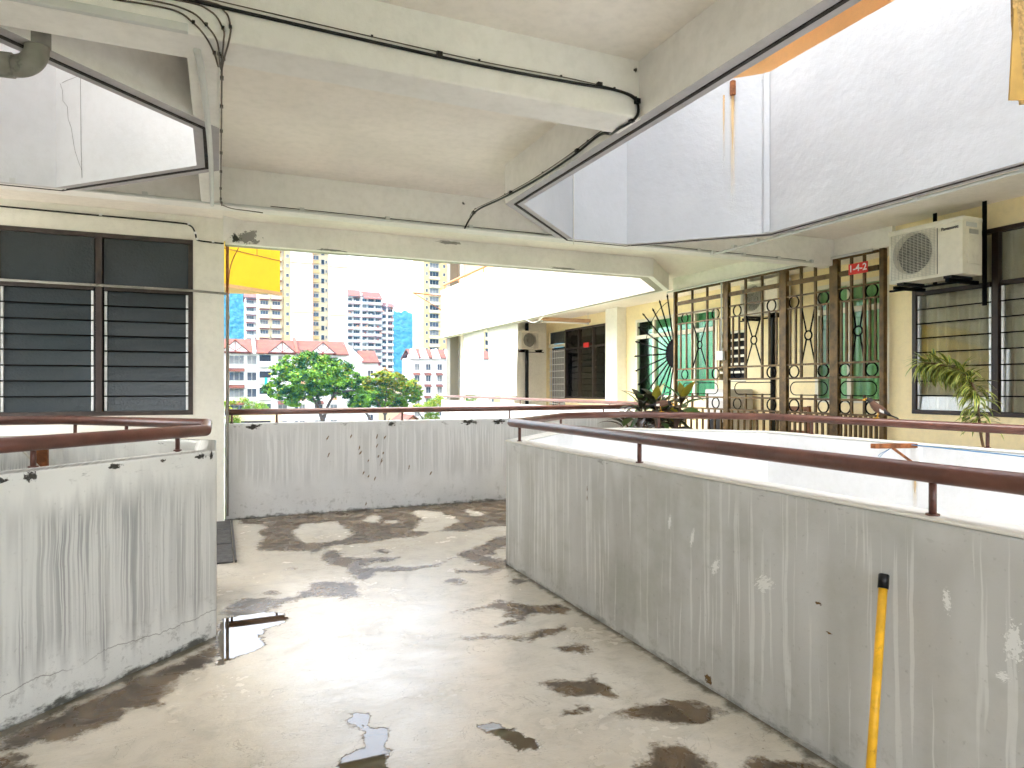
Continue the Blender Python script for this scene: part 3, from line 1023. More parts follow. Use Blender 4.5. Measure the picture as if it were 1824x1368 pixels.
def casement(parent, F, cols, z0, z1, zt, pane, fmat, curtain, seed):
    fr = MB()
    fw = 0.06
    A0, A1 = cols[0], cols[-1]
    F.box(fr, A0, A1, -0.08, 0.02, z0, z0 + fw)
    F.box(fr, A0, A1, -0.08, 0.02, z1 - fw, z1)
    F.box(fr, A0 + fw, A1 - fw, -0.076, 0.016, zt - 0.04, zt + 0.04)
    for i, e in enumerate(cols):
        lo, hi = (e, e + fw) if i == 0 else ((e - fw, e) if i == len(cols) - 1 else (e - 0.035, e + 0.035))
        F.box(fr, lo, hi, -0.078, 0.018, z0 + fw, z1 - fw)
    win = fr.build("window", fmat, parent)
    for i in range(len(cols) - 1):
        for (a, b) in ((z0 + fw, zt - 0.04), (zt + 0.04, z1 - fw)):
            m_ = MB()
            F.box(m_, cols[i] + 0.04, cols[i + 1] - 0.04, -0.036, -0.030, a, b)
            m_.build("pane", pane, win)
    curtain_mesh(F, A0, A1, -0.16, z0, z1, 0.03, 0.13, seed).build("curtain", curtain, win)
    return win


FB = Frame((8.55, 12.70, 0), (0, -1, 0), (-1, 0, 0))
casement(bw, FB, [0, 0.67, 1.34, 2.01, 2.68], 1.22, 2.95, 2.56, M['glass_green'], M['green_frame'], M['curtain_green'], 11)
FB2 = Frame((8.55, 7.76, 0), (0, -1, 0), (-1, 0, 0))
casement(bw, FB2, [0, 0.62, 1.24, 1.86], 1.22, 3.02, 2.60, M['glass_green'], M['green_frame'], M['curtain'], 17)
FB3 = Frame((8.55, 16.06, 0), (0, -1, 0), (-1, 0, 0))
louvre_window(bw, FB3, [(0, 0.73), (0.73, 1.46), (1.46, 2.2)], 1.16, 3.0, 2.48, 8, M['glass'], M['frame_brown'], False, M['curtain'], seed=23)
# slotted vent beside the green window
FV = Frame((8.55, 9.98, 0), (0, -1, 0), (-1, 0, 0))
m_ = MB()
FV.box(m_, 0, 0.70, -0.12, -0.10, 1.55, 2.48)
vent = m_.build("vent", M['dark_slot'], bw)
for k in range(7):
    m_ = MB()
    FV.box(m_, 0.0, 0.70, -0.05, 0.012, 1.56 + k * 0.145, 1.60 + k * 0.145)
    m_.build("slat", M['green_frame'], vent)
# barred door with fanlight at the far end of the wing
FD = Frame((8.55, 17.02, 0), (0, -1, 0), (-1, 0, 0))
m_ = MB()
FD.box(m_, 0.02, 0.92, -0.10, -0.08, 0.02, 2.55)
FD.box(m_, 0.0, 0.94, -0.06, 0.02, 2.56, 2.64, 1)
door = m_.build("door", [M['dark_slot'], M['green_frame']], bw)
mv = MB()
FD2 = Frame((0, 0, 0), (0, -1, 0), (-1, 0, 0))
FD2.box(mv, -0.009, 0.009, 0, 0.018, 0.05, 2.50)
mev = mv.mesh("door_bar", [M['white_print']])
mh = MB()
FD2.box(mh, 0.03, 0.91, 0.018, 0.030, -0.009, 0.009)
meh = mh.mesh("door_bar", [M['white_print']])
for k in range(8):
    inst("door_bar", mev, door, FD.p(0.06 + k * 0.117, -0.01, 0))
for k in range(14):
    inst("door_bar", meh, door, FD.p(0, -0.01, 0.10 + k * 0.18))
m_ = MB()
FD.box(m_, 0.03, 0.91, -0.03, -0.02, 2.66, 2.98)
m_.build("fanlight", M['frosted'], door)

# storey above, glimpsed over the white parapet
up = thing("upper_apartment_wall", "orange upper-storey wall glimpsed above the white parapet", "wall", (7.05, 2, 3.42))
MB().box(7.11, 7.2, -4.0, 20.6, 3.425, 6.6).build("wall", M['orange_wall'], up)
up2 = thing("upper_apartment_wall", "unseen upper-storey cream wall added to block sky light above the dark louvre window", "wall", (-2, 7.95, 3.42))
MB().box(-4.0, 0.05, 7.95, 8.10, 3.425, 6.6).build("wall", M['cream_pale'], up2)  # unseen wall, added to block light like the storey above

# yellow wing of the neighbouring block: diagonal balcony wall over an orange soffit
yw = thing("yellow_balcony", "bright yellow diagonal balcony wall with orange underside beyond the pillar", "building", (0, 11.5, 3.0))
YP = [(-2.2, 9.4), (0.93, 11.8), (-2.2, 12.5)]
mb = MB().prism(YP, 2.99, 6.2, 0, 1, 0)
mb.build("balcony_wall", [M['yellow_wall'], M['orange_wall']], yw)
dn = Vector((2.4, -3.13, 0)).normalized()
def yl(t_, z_, o_=0.003):
    return Vector((-2.2 + 3.13 * t_, 9.4 + 2.4 * t_, z_)) + dn * o_
MB().bar(yl(0.0, 3.62), yl(1.0, 3.55), 0.006, 0.012).build("joint_line", M['orange_pipe'], yw)
MB().bar(yl(0.88, 3.56), yl(0.88, 4.6), 0.006, 0.010).build("joint_line", M['orange_pipe'], yw)
MB().bar(yl(0.0, 3.0, 0.02), yl(1.0, 3.0, 0.02), 0.06, 0.05).build("drip_edge", M['orange_wall'], yw)

# ------------------------------------------------------------------ ornamental iron grille across the porch
gr = thing("iron_grille", "tall gold-brown ornamental iron grille with rings and a spiked half sun", "grille", (7.05, 7.3, 0))
GX = 7.0
posts_y = [9.24, 8.0, 6.88, 6.06, 5.40]
for i, y in enumerate(posts_y):
    wv = (0.045, 0.105, 0.12, 0.125, 0.06)[i]
    MB().box(GX - 0.03, GX + 0.03, y - wv / 2, y + wv / 2, 0.0, 3.05).build("post", M['gold_iron'], gr, 0.004)
RZ = [(3.03, 0.03), (2.84, 0.06), (2.66, 0.02), (2.50, 0.02), (1.75, 0.025), (1.57, 0.025), (1.30, 0.025), (1.12, 0.025), (0.12, 0.04)]
bar_cache = {}


def gbar(y, z0, z1, w_=0.022):
    w_ *= 1.3
    key = (round(z1 - z0, 3), w_)
    if key not in bar_cache:
        bar_cache[key] = MB().box(-w_ / 2, w_ / 2, -w_ / 2, w_ / 2, 0, z1 - z0).mesh("bar", [M['gold_iron']])
    inst("bar", bar_cache[key], gr, (GX, y, z0))


ring_me = MB().ring((0, 0, 0), (0, 1, 0), (0, 0, 1), 0.080, 0.010, 20, 5).mesh("ring", [M['black_iron']])
ring_s = MB().ring((0, 0, 0), (0, 1, 0), (0, 0, 1), 0.058, 0.010, 16, 5).mesh("ring", [M['black_iron']])
for i in range(4):
    ya, yb = posts_y[i] - 0.05, posts_y[i + 1] + 0.055
    W = ya - yb
    Y = lambda f: ya - W * f
    for (z, h) in RZ:
        MB().box(GX - 0.014, GX + 0.014, yb, ya, z - h / 2, z + h / 2).build("cross_rail", M['gold_iron'], gr)
    for f in (0.34, 0.66):
        gbar(Y(f), 2.87, 3.015)
        gbar(Y(f), 1.76, 2.81)
        gbar(Y(f), 1.58, 1.74)
        gbar(Y(f), 1.31, 1.36, 0.018)
        gbar(Y(f), 1.13, 1.29)
    for f in (0.08, 0.21, 0.79, 0.92):
        gbar(Y(f), 1.76, 2.49, 0.018)
    for k in range(8):
        gbar(Y((k + 0.5) / 8), 0.14, 1.11, 0.020)
    # crossed rods with a small ring in the middle
    zc, yc = 2.125, Y(0.5)
    for s_ in (-1, 1):
        for e in (-1, 1):
            MB().tube([(GX, yc + s_ * 0.03, zc + e * 0.045), (GX, Y(0.5 - s_ * 0.15), zc + e * 0.365)], 0.010, 5).build("cross_rod", M['black_iron'], gr)
    inst("ring", ring_s, gr, (GX, yc, zc))
    for f in (0.17, 0.83):
        for zc in (2.58, 1.66, 1.21):
            inst("ring", ring_me, gr, (GX, Y(f), zc))
    m_ = MB()
    r_ = 0.085
    pts = []
    for k in range(11):
        a = math.pi / 2 + math.pi * k / 10
        pts.append((GX, Y(0.20) - math.cos(a) * r_, 1.435 + math.sin(a) * r_))
    for k in range(11):
        a = -math.pi / 2 + math.pi * k / 10
        pts.append((GX, Y(0.80) - math.cos(a) * r_, 1.435 + math.sin(a) * r_))
    pts.append(pts[0])
    m_.tube(pts, 0.007, 5)
    m_.build("stadium_loop", M['black_iron'], gr)
# half sun with spikes at the open end
cz, cy0 = 2.02, 9.255
m_ = MB()
b = len(m_.v)
for sx_ in (GX - 0.006, GX + 0.006):
    m_.v.append((sx_, cy0, cz))
    for k in range(17):
        a = -math.pi / 2 + math.pi * k / 16
        m_.v.append((sx_, cy0 + math.cos(a) * 0.25, cz + math.sin(a) * 0.25))
for k in range(16):
    m_.face((b, b + 1 + k, b + 2 + k))
    m_.face((b + 18, b + 20 + k, b + 19 + k))
    m_.face((b + 1 + k, b + 19 + k, b + 20 + k, b + 2 + k))
m_.build("half_disc", M['black_iron'], gr)
for k in range(13):
    a = R(78 - k * 13)
    L = 1.22 if abs(a) < R(50) else 1.05
    m_ = MB().tube([(GX, cy0 + math.cos(a) * 0.19, cz + math.sin(a) * 0.19), (GX, cy0 + math.cos(a) * (L - 0.06), cz + math.sin(a) * (L - 0.06)), (GX, cy0 + math.cos(a) * (L - 0.05), cz + math.sin(a) * (L - 0.05)), (GX, cy0 + math.cos(a) * L, cz + math.sin(a) * L)], 0.013, 6, 0, True, [0.013, 0.013, 0.020, 0.001])
    m_.build("spike", M['black_iron'], gr)
MB().ring((GX + 0.03, cy0, cz), (0, 1, 0), (0, 0, 1), 0.92, 0.006, 24, 5, 0, R(-85), R(75)).build("arc_rod", M['black_iron'], gr)

# red number plate on the grille
def text_mesh(s, size, mat, bold=0.0):
    cu = bpy.data.curves.new("lettering", 'FONT')
    cu.body = s
    cu.size = size
    cu.align_x = 'CENTER'
    cu.align_y = 'CENTER'
    cu.extrude = 0.0008
    cu.offset = bold
    to = bpy.data.objects.new("lettering_source", cu)
    COL.objects.link(to)
    dg = bpy.context.evaluated_depsgraph_get()
    me = bpy.data.meshes.new_from_object(to.evaluated_get(dg))
    bpy.data.objects.remove(to)
    me.name = "lettering"
    me.materials.clear()
    me.materials.append(mat)
    return me


FACE_X = Euler((R(90), 0, R(-90)))       # text readable from the corridor, facing -X
s = thing("number_plate", "small red plate reading 1-4-2 on the iron grille", "sign", (GX - 0.035, 5.70, 2.86))
MB().box(GX - 0.045, GX - 0.033, 5.70 - 0.13, 5.70 + 0.13, 2.80, 2.93).build("plate", M['red_sign'], s, 0.003)
inst("lettering", text_mesh("1-4-2", 0.115, M['white_print'], 0.002), s, (GX - 0.0465, 5.70, 2.867), FACE_X)
s = thing("number_plate", "tiny red plate above the far wing's louvre window", "sign", (8.5, 14.85, 2.5))
MB().box(8.49, 8.52, 14.74, 14.98, 2.46, 2.58).build("plate", M['red_sign'], s)
# trunking along the top of the grille
o = tag(MB().tube([(6.95, 5.5, 3.045), (6.95, 9.4, 3.055)], 0.016, 8).build("conduit_pipe", M['conduit']), "thin pale conduit running along the top of the iron grille", "conduit")
o = thing("switch_box", "small pale switch box with drop conduit on the grille post", "switch box", (6.95, 8.06, 1.9))
MB().tube([(6.96, 8.07, 3.03), (6.96, 8.07, 2.0)], 0.013, 8).build("drop_conduit", M['conduit'], o)
MB().box(6.92, 6.968, 8.0, 8.13, 1.86, 2.0).build("box", M['conduit'], o, 0.006)


# ------------------------------------------------------------------ air conditioner condensers
def condenser(label, loc, rotz, w=0.78, d=0.29, h=0.55, logo=False, hangers=()):
    o = thing("air_conditioner", label, "air conditioner", (0, 0, 0))
    o.location = loc
    o.rotation_euler = (0, 0, rotz)
    # casing with a round opening
    m_ = MB()
    cx, cz_, rr = 0.265 * w / 0.78, h * 0.52, 0.215 * h / 0.55
    x1 = 0.53 * w / 0.78
    n = 40
    sq = []
    for k in range(n):
        a = 2 * math.pi * k / n
        c, s_ = math.cos(a), math.sin(a)
        sc = min(((x1 - cx) if c > 0 else cx) / max(abs(c), 1e-6), ((h - cz_) if s_ > 0 else cz_) / max(abs(s_), 1e-6))
        sq.append((cx + c * sc, cz_ + s_ * sc))
    b = len(m_.v)
    for k in range(n):
        a = 2 * math.pi * k / n
        m_.v += [(sq[k][0], 0, sq[k][1]), (cx + rr * math.cos(a), 0, cz_ + rr * math.sin(a)), (cx + rr * math.cos(a), 0.09, cz_ + rr * math.sin(a))]
    for k in range(n):
        j = (k + 1) % n
        m_.face((b + 3 * k, b + 3 * k + 1, b + 3 * j + 1, b + 3 * j))
        m_.face((b + 3 * k + 1, b + 3 * k + 2, b + 3 * j + 2, b + 3 * j + 1), 0, None, True)
    for (px_, pz_) in ((0, 0), (x1, 0), (x1, h), (0, h)):
        pass
    # corner fillers of the square
    for (sx_, sz_) in ((0, 0), (1, 0), (1, 1), (0, 1)):
        px_, pz_ = (x1 if sx_ else 0), (h if sz_ else 0)
        ks = sorted(range(n), key=lambda k: math.hypot(sq[k][0] - px_, sq[k][1] - pz_))[:2]
        m_.quad([(px_, 0, pz_), (sq[ks[0]][0], 0, sq[ks[0]][1]), (sq[ks[1]][0], 0, sq[ks[1]][1])])
    m_.quad([(x1, 0, 0), (w, 0, 0), (w, 0, h), (x1, 0, h)])
    m_.quad([(w, 0, 0), (w, d, 0), (w, d, h), (w, 0, h)])
    m_.quad([(0, d, 0), (0, 0, 0), (0, 0, h), (0, d, h)])
    m_.quad([(w, d, 0), (0, d, 0), (0, d, h), (w, d, h)])
    m_.quad([(0, 0, h), (w, 0, h), (w, d, h), (0, d, h)])
    m_.quad([(0, d, 0), (w, d, 0), (w, 0, 0), (0, 0, 0)])
    m_.build("casing", M['ac_white'], o)
    m_ = MB()
    m_.box(-0.008, w + 0.008, -0.008, d + 0.004, h - 0.035, h + 0.012)
    m_.build("top_cover", M['ac_white'], o, 0.01)
    MB().bar((x1, -0.002, 0.03), (x1, -0.002, h - 0.06), 0.006, 0.004).build("panel_joint", M['ac_dark'], o)
    m_ = MB().lathe((0, 0, 0), [(0.0, 0), (rr, 0)], 32)
    m_.v = [(cx + x, 0.085, cz_ + y) for x, y, z in m_.v]
    m_.build("cavity", M['ac_dark'], o)
    # three swept blades on a hub
    m_ = MB()
    for k in range(3):
        a0_ = k * 2 * math.pi / 3
        for i in range(5):
            a, a2 = a0_ + i * 0.2, a0_ + (i + 1) * 0.2
            y_, y2 = 0.075 - i * 0.008, 0.075 - (i + 1) * 0.008
            m_.quad([(cx + math.cos(a) * 0.05, y_, cz_ + math.sin(a) * 0.05), (cx + math.cos(a2) * 0.05, y2, cz_ + math.sin(a2) * 0.05), (cx + math.cos(a2 + 0.25) * rr * 0.93, y2, cz_ + math.sin(a2 + 0.25) * rr * 0.93), (cx + math.cos(a + 0.25) * rr * 0.93, y_, cz_ + math.sin(a + 0.25) * rr * 0.93)])
    m_.tube([(cx, 0.08, cz_), (cx, 0.03, cz_)], 0.055, 16)
    m_.build("fan", M['ac_dark'], o)
    # wire guard over the left panel
    m_ = MB()
    nrow = 30
    for k in range(nrow):
        z = 0.035 + (h - 0.085) * k / (nrow - 1)
        half = math.sqrt(max(0.0, (rr + 0.012) ** 2 - (z - cz_) ** 2)) if abs(z - cz_) < rr else 0
        m_.bar((0.02, -0.004, z), (x1 - 0.02, -0.004, z), 0.004, 0.005)
    for k in range(12):
        x = 0.03 + (x1 - 0.06) * k / 11
        m_.bar((x, -0.007, 0.03), (x, -0.007, h - 0.05), 0.004, 0.004)
    m_.ring((cx, -0.006, cz_), (1, 0, 0), (0, 0, 1), rr, 0.004, 36, 5)
    m_.build("fan_guard", M['ac_grille'], o)
    # service cover, handle recess and feet
    m_ = MB().box(w, w + 0.012, 0.06, d - 0.02, 0.10, h * 0.62)
    m_.build("service_cover", M['ac_white'], o, 0.006)
    MB().box(w + 0.001, w + 0.006, 0.10, d - 0.06, h * 0.72, h * 0.80).build("handle", M['appliance'], o)
    MB().box(w + 0.001, w + 0.004, 0.05, d - 0.08, h * 0.84, h * 0.92).build("rating_label", M['conduit'], o)
    for x in (0.10, w - 0.18):
        MB().box(x, x + 0.08, -0.015, d + 0.02, -0.03, -0.002).build("foot", M['ac_dark'], o)
    for (xa, ya, z0_, z1_) in hangers:
        MB().box(xa - 0.02, xa + 0.02, ya - 0.006, ya + 0.006, z0_, z1_).build("hanger", M['black_iron'], o)
    if logo:
        t_ = inst("lettering", text_mesh("Panasonic", 0.044, M['lettering'], 0.0012), o, (0, 0, 0), Euler((R(90), 0, 0)))
        t_.location = ((x1 + w) / 2, -0.004, h * 0.845)
    # angle-iron bracket under the unit
    m_ = MB().box(0.06, 0.10, -0.02, 0.44, -0.065, -0.031).box(w - 0.16, w - 0.12, -0.02, 0.44, -0.065, -0.031).box(0.0, w - 0.05, 0.0, 0.03, -0.085, -0.066)
    m_.build("bracket", M['black_iron'], o)
    return o


condenser("white air conditioner unit hung beneath the ceiling beside the curtained louvre window", (6.60, 5.02, 2.555), R(-90), logo=True,
          hangers=((0.30, 0.30, -0.03, 0.725), (0.80, 0.30, -0.30, 0.725)))
condenser("white air conditioner unit high up behind the iron grille", (8.22, 9.06, 2.66), R(-90), w=0.84, h=0.56)
condenser("small white air conditioner unit beside the canvas blinds on the far wing", (7.62, 16.88, 2.50), R(0), w=0.74, h=0.50)

# things behind the grille
o = thing("household_appliance", "pale grey boxy appliance standing behind the iron grille", "appliance", (8.2, 9.4, 0))
MB().box(7.95, 8.5, 9.05, 9.65, 0.06, 1.42).build("cabinet", M['appliance'], o, 0.02)
MB().box(7.94, 7.949, 9.10, 9.60, 1.22, 1.36).build("control_panel", M['conduit'], o)
MB().tube([(7.95, 9.35, 0.75), (7.93, 9.35, 0.75)], 0.19, 24).build("door", M['ac_dark'], o)
for (x, y) in ((8.0, 9.1), (8.45, 9.1), (8.0, 9.6), (8.45, 9.6)):
    MB().tube([(x, y, 0), (x, y, 0.065)], 0.025, 8).build("foot", M['black_plastic'], o)
o = thing("wooden_chair", "brown wooden chair behind the lower bars of the iron grille", "chair", (7.6, 7.4, 0))
for (x, y, h) in ((7.4, 7.2, 0.45), (7.4, 7.62, 0.45), (7.8, 7.2, 1.18), (7.8, 7.62, 1.18)):
    MB().box(x - 0.02, x + 0.02, y - 0.02, y + 0.02, 0, h).build("leg", M['wood'], o)
MB().box(7.36, 7.84, 7.16, 7.66, 0.45, 0.49).build("seat", M['wood'], o, 0.008)
for z in (0.75, 0.93, 1.10):
    MB().box(7.785, 7.815, 7.221, 7.599, z, z + 0.07).build("back_slat", M['wood'], o)
o = tag(MB().tube([(8.52, 8.62, 0), (8.52, 8.62, 3.0), (8.52, 8.5, 3.2)], 0.04, 10).build("drain_pipe", M['black_plastic']), "black downpipe on the cream wall behind the iron grille", "pipe")


# ------------------------------------------------------------------ cables, conduits and pipes under the ceiling
def smooth_path(pts, n=6):
    """Catmull-Rom through the points"""
    P = [Vector(p) for p in pts]
    P = [P[0] * 2 - P[1]] + P + [P[-1] * 2 - P[-2]]
    out = []
    for i in range(1, len(P) - 2):
        for k in range(n):
            t = k / n
            a, b, c, d = P[i - 1], P[i], P[i + 1], P[i + 2]
            out.append(0.5 * ((2 * b) + (c - a) * t + (2 * a - 5 * b + 4 * c - d) * t * t + (3 * b - a - 3 * c + d) * t ** 3))
    out.append(P[-2])
    return out


def cable(name, label, pts, r, mat, clips=0, clipmat=None, n=6, parent_mesh=None, sides=6):
    path = smooth_path(pts, n)
    o = tag(MB().tube(path, r, sides).build(name, M[mat]), label, "cable" if 'cable' in name or 'wire' in name else "conduit")
    if clips:
        step = max(1, len(path) // clips)
        for i in range(step // 2, len(path), step):
            p = path[i]
            MB().box(p.x - r * 1.6, p.x + r * 1.6, p.y - r * 1.6, p.y + r * 1.6, p.z - r * 0.4, p.z + r * 2.6).build("clip", M[clipmat or 'black_plastic'], o)
    return o


cable("power_cable", "thick black power cable sagging along the near beam and round its end",
      [(-0.6, 3.170, 3.11), (-0.11, 3.170, 3.096), (0.52, 3.170, 3.08), (1.21, 3.170, 3.069), (1.74, 3.170, 3.078), (2.0, 3.170, 3.085), (2.12, 3.165, 3.055), (2.145, 3.165, 2.99), (2.13, 3.19, 2.948), (2.12, 3.32, 2.945), (2.14, 3.44, 2.96), (2.152, 3.60, 3.007), (2.152, 3.95, 2.985), (2.152, 4.53, 2.985), (2.152, 5.18, 3.02), (2.152, 5.7, 3.06), (2.15, 5.92, 3.03), (2.14, 6.05, 2.96)], 0.0085, 'cable_black', 9)
cable("thin_cable", "thin grey wire strung just above the black power cable on the near beam",
      [(-0.6, 3.173, 3.135), (0.52, 3.173, 3.105), (1.2, 3.173, 3.092), (1.74, 3.173, 3.098), (2.08, 3.173, 3.085), (2.15, 3.17, 3.04)], 0.003, 'cable_grey', 6)
cable("thin_cable", "thin grey wire strung just above the black cable on the light-well beam",
      [(2.154, 3.5, 3.03), (2.154, 4.0, 3.01), (2.154, 4.6, 3.01), (2.154, 5.2, 3.04), (2.154, 5.8, 3.085), (2.154, 5.95, 3.05)], 0.003, 'cable_grey', 4)
# bundle of old wires fanning over the end of the near beam
fan = [
    ([(-0.9, 3.172, 3.00), (-0.4, 3.172, 3.035), (-0.18, 3.172, 3.04), (-0.10, 3.170, 3.00), (-0.05, 3.165, 2.945), (-0.02, 3.30, 2.945), (-0.004, 3.44, 2.952)], "first of four old grey wires curling off the near beam by the drain pipe"),
    ([(-0.9, 3.172, 3.02), (-0.3, 3.172, 3.06), (-0.12, 3.172, 3.05), (-0.05, 3.168, 3.00), (-0.01, 3.165, 2.945), (0.0, 3.30, 2.944), (0.004, 3.44, 2.950)], "second of four old grey wires curling off the near beam by the drain pipe"),
    ([(-0.9, 3.172, 3.05), (-0.2, 3.172, 3.085), (-0.04, 3.172, 3.07), (0.015, 3.168, 3.00), (0.018, 3.166, 2.945), (0.012, 3.32, 2.944), (0.008, 3.46, 2.950)], "third of four old grey wires curling off the near beam by the drain pipe"),
    ([(-0.9, 3.172, 3.07), (-0.1, 3.172, 3.105), (0.02, 3.172, 3.08), (0.045, 3.168, 3.01), (0.038, 3.166, 2.945), (0.020, 3.34, 2.944), (0.010, 3.50, 2.950)], "fourth of four old grey wires curling off the near beam by the drain pipe"),
]
for pts, lab in fan:
    cable("thin_cable", lab, pts, 0.004, 'cable_grey', 3)
cable("thin_cable", "brown wire running along the edge of the narrow beam behind the white pipe",
      [(0.012, 3.46, 2.955), (0.012, 4.2, 2.957), (0.012, 5.0, 2.956), (0.012, 5.8, 2.955), (0.02, 6.05, 2.95)], 0.005, 'cable_grey', 8)
cable("thin_cable", "loose wire drooping from the beam corner above the yellow wall",
      [(0.02, 6.05, 2.955), (0.10, 6.058, 2.935), (0.22, 6.058, 2.93), (0.34, 6.06, 2.925)], 0.004, 'cable_grey', 0)
cable("black_cable", "black cable stepping down the wall above the dark louvre window",
      [(-2.6, 7.94, 3.20), (-1.94, 7.94, 3.20), (-1.24, 7.94, 3.195), (-0.42, 7.94, 3.19), (-0.28, 7.94, 3.17), (-0.235, 7.94, 3.10), (-0.222, 7.94, 3.04), (-0.20, 7.94, 3.02), (-0.08, 7.94, 3.012), (0.046, 7.94, 3.008)], 0.008, 'cable_black', 6, 'white_print')
# conduits
cable("conduit_pipe", "pale grey conduit along the long beam above the corridor end", [(-2.44, 6.055, 2.964), (-1.4, 6.055, 2.966), (0, 6.055, 2.966), (2.2, 6.055, 2.966), (4.9, 6.055, 2.968), (6.6, 6.055, 2.968)], 0.012, 'conduit', 10, 'conduit', 3)
cable("thin_cable", "thin dark wire lying on the grey conduit of the long beam", [(0.4, 6.052, 2.985), (1.6, 6.052, 2.982), (3.0, 6.052, 2.983), (5.0, 6.052, 2.985), (6.5, 6.052, 2.984)], 0.003, 'cable_black', 0, None, 3)
cable("conduit_pipe", "pale conduit following the white parapet's lower edge towards the air conditioner", [(5.09, -3, 2.945), (5.09, 0, 2.945), (5.09, 2.85, 2.945), (5.09, 4.92, 2.945), (5.09, 6.04, 2.945)], 0.014, 'conduit', 7, 'conduit', 3)
cable("conduit_pipe", "white conduit bowing along the underside of the narrow beam", [(-0.09, 3.30, 2.945), (-0.075, 3.55, 2.946), (-0.058, 4.2, 2.946), (-0.050, 4.9, 2.946), (-0.052, 6.04, 2.944)], 0.016, 'conduit', 0, None, 6, None, 10)
o = tag(MB().bar((-2.45, 3.165, 2.972), (-0.12, 3.165, 2.968), 0.03, 0.036).build("cable_trunking", M['conduit'], None, 0.004), "grey square cable trunking on the near beam beside the drain pipe", "trunking")
o = tag(MB().tube([(-2.6, 7.90, 2.49), (-0.25, 7.90, 2.475), (0.07, 7.90, 2.46), (0.085, 7.93, 2.44), (0.085, 7.96, 2.30), (0.085, 7.96, 0.05)], 0.013, 10).build("conduit_pipe", M['pvc']), "grey pipe crossing the dark louvre window and turning down at the pillar", "conduit")
o = tag(MB().tube([(0.085, 8.10, 0.9), (0.085, 8.10, 3.01)], 0.017, 12).build("downpipe", M['orange_pipe']), "rusty orange downpipe against the pillar edge", "pipe")
o = tag(MB().tube(smooth_path([(0.10, 8.07, 2.2), (0.09, 8.06, 2.5), (0.12, 8.06, 2.8), (0.20, 8.06, 3.0)], 5), 0.006, 6).build("thin_cable", M['orange_pipe']), "rusty wire curling beside the orange downpipe", "cable")
# drain pipe elbow
dp = thing("drain_pipe", "grimy grey drain pipe elbow hanging from the ceiling corner", "pipe", (-0.74, 3.58, 3.28))
el = [(-0.74, 3.58, 3.279), (-0.74, 3.58, 2.97)] + [(-0.74 - 0.085 * (1 - math.cos(a)), 3.58 + 0.012 * (1 - math.cos(a)), 2.95 - 0.085 * math.sin(a)) for a in [R(x) for x in range(0, 91, 10)]] + [(-1.2, 3.63, 2.862), (-2.88, 3.80, 2.85)]
MB().tube(el, 0.048, 16).build("pipe_run", M['pvc'], dp)
MB().tube([(-0.74, 3.58, 3.10), (-0.74, 3.58, 2.96)], 0.0535, 16).build("collar", M['pvc'], dp)
MB().tube([(-0.83, 3.593, 2.865), (-0.95, 3.603, 2.864)], 0.0535, 16).build("collar", M['pvc'], dp)
# hanging cord from the void edge
o = tag(MB().tube([(3.30, 6.02, 2.90), (3.302, 6.02, 3.6), (3.30, 6.02, 4.6)], 0.004, 5).build("pull_string", M['pale_string']), "pale cord hanging down past the corner of the light well", "string")
o = tag(MB().tube(smooth_path([(6.45, 12.2, 4.5), (6.44, 12.35, 3.8), (6.43, 13.0, 3.05), (6.45, 13.6, 2.9), (6.47, 14.2, 3.05)], 6), 0.006, 5).build("loose_wire", M['pale_string']), "loose pale wire looping down the far wing's white parapet", "cable")

# ------------------------------------------------------------------ far wing furnishings
def blind(label, y0, y1, seed):
    mb_ = MB()
    F = Frame((6.70, y0, 0), (0, 1, 0), (-1, 0, 0))
    k, rows = 40, 14
    rnd = random.Random(seed)
    for j in range(rows + 1):
        z = 3.02 - (3.02 - 1.24) * j / rows
        for i in range(k + 1):
            f = i / k
            w_ = 0.02 * math.sin(f * 19 + seed) * (0.3 + j / rows) + 0.03 * math.sin(j / rows * 3 + f * 4 + seed)
            mb_.v.append(tuple(F.p((y1 - y0) * f, w_ + 0.05, z)))
    for j in range(rows):
        for i in range(k):
            a = j * (k + 1) + i
            mb_.face((a, a + 1, a + k + 2, a + k + 1), 0, None, True)
    o_ = thing("canvas_blind", label, "blind", (6.70, (y0 + y1) / 2, 1.24), "canvas blinds hanging on the far wing")
    mb_.build("canvas", M['blind'], o_)
    MB().tube([(6.66, y0, 3.03), (6.66, y1, 3.03)], 0.025, 8).build("roller", M['blind'], o_)
    MB().tube([(6.645, y0, 1.24), (6.645, y1, 1.24)], 0.015, 8).build("bottom_bar", M['blind'], o_)
    return o_


blind("white canvas blind nearest the end column of the far wing", 17.15, 18.95, 1)
blind("white canvas blind hanging next to the small air conditioner", 15.0, 16.95, 5)
o = thing("end_column", "grey-white concrete column at the tip of the far wing", "column", (6.8, 20.4, -9.5))
MB().box(6.66, 6.95, 20.2, 20.55, -9.5, 6.6).build("shaft", M['wall_far'], o, 0.01)
MB().tube([(7.10, 20.3, -9.5), (7.10, 20.3, 6.6)], 0.11, 14).build("downpipe", M['cream_pale'], o)
MB().bar((6.47, 20.5, 4.35), (5.0, 20.5, 4.42), 0.03, 0.03).build("pole_bracket", M['rust'], o)
MB().bar((6.47, 20.5, 3.9), (5.6, 20.5, 4.38), 0.02, 0.02).build("brace", M['rust'], o)
o = thing("tube_light", "brown housed fluorescent tube light under the far wing ceiling", "light", (7.7, 14.4, 3.0))
MB().box(7.0, 8.35, 14.36, 14.46, 3.04, 3.12).build("housing", M['b_peach0'], o, 0.006)
MB().tube([(7.08, 14.41, 3.015), (8.27, 14.41, 3.015)], 0.018, 10).build("tube", M['white_print'], o)
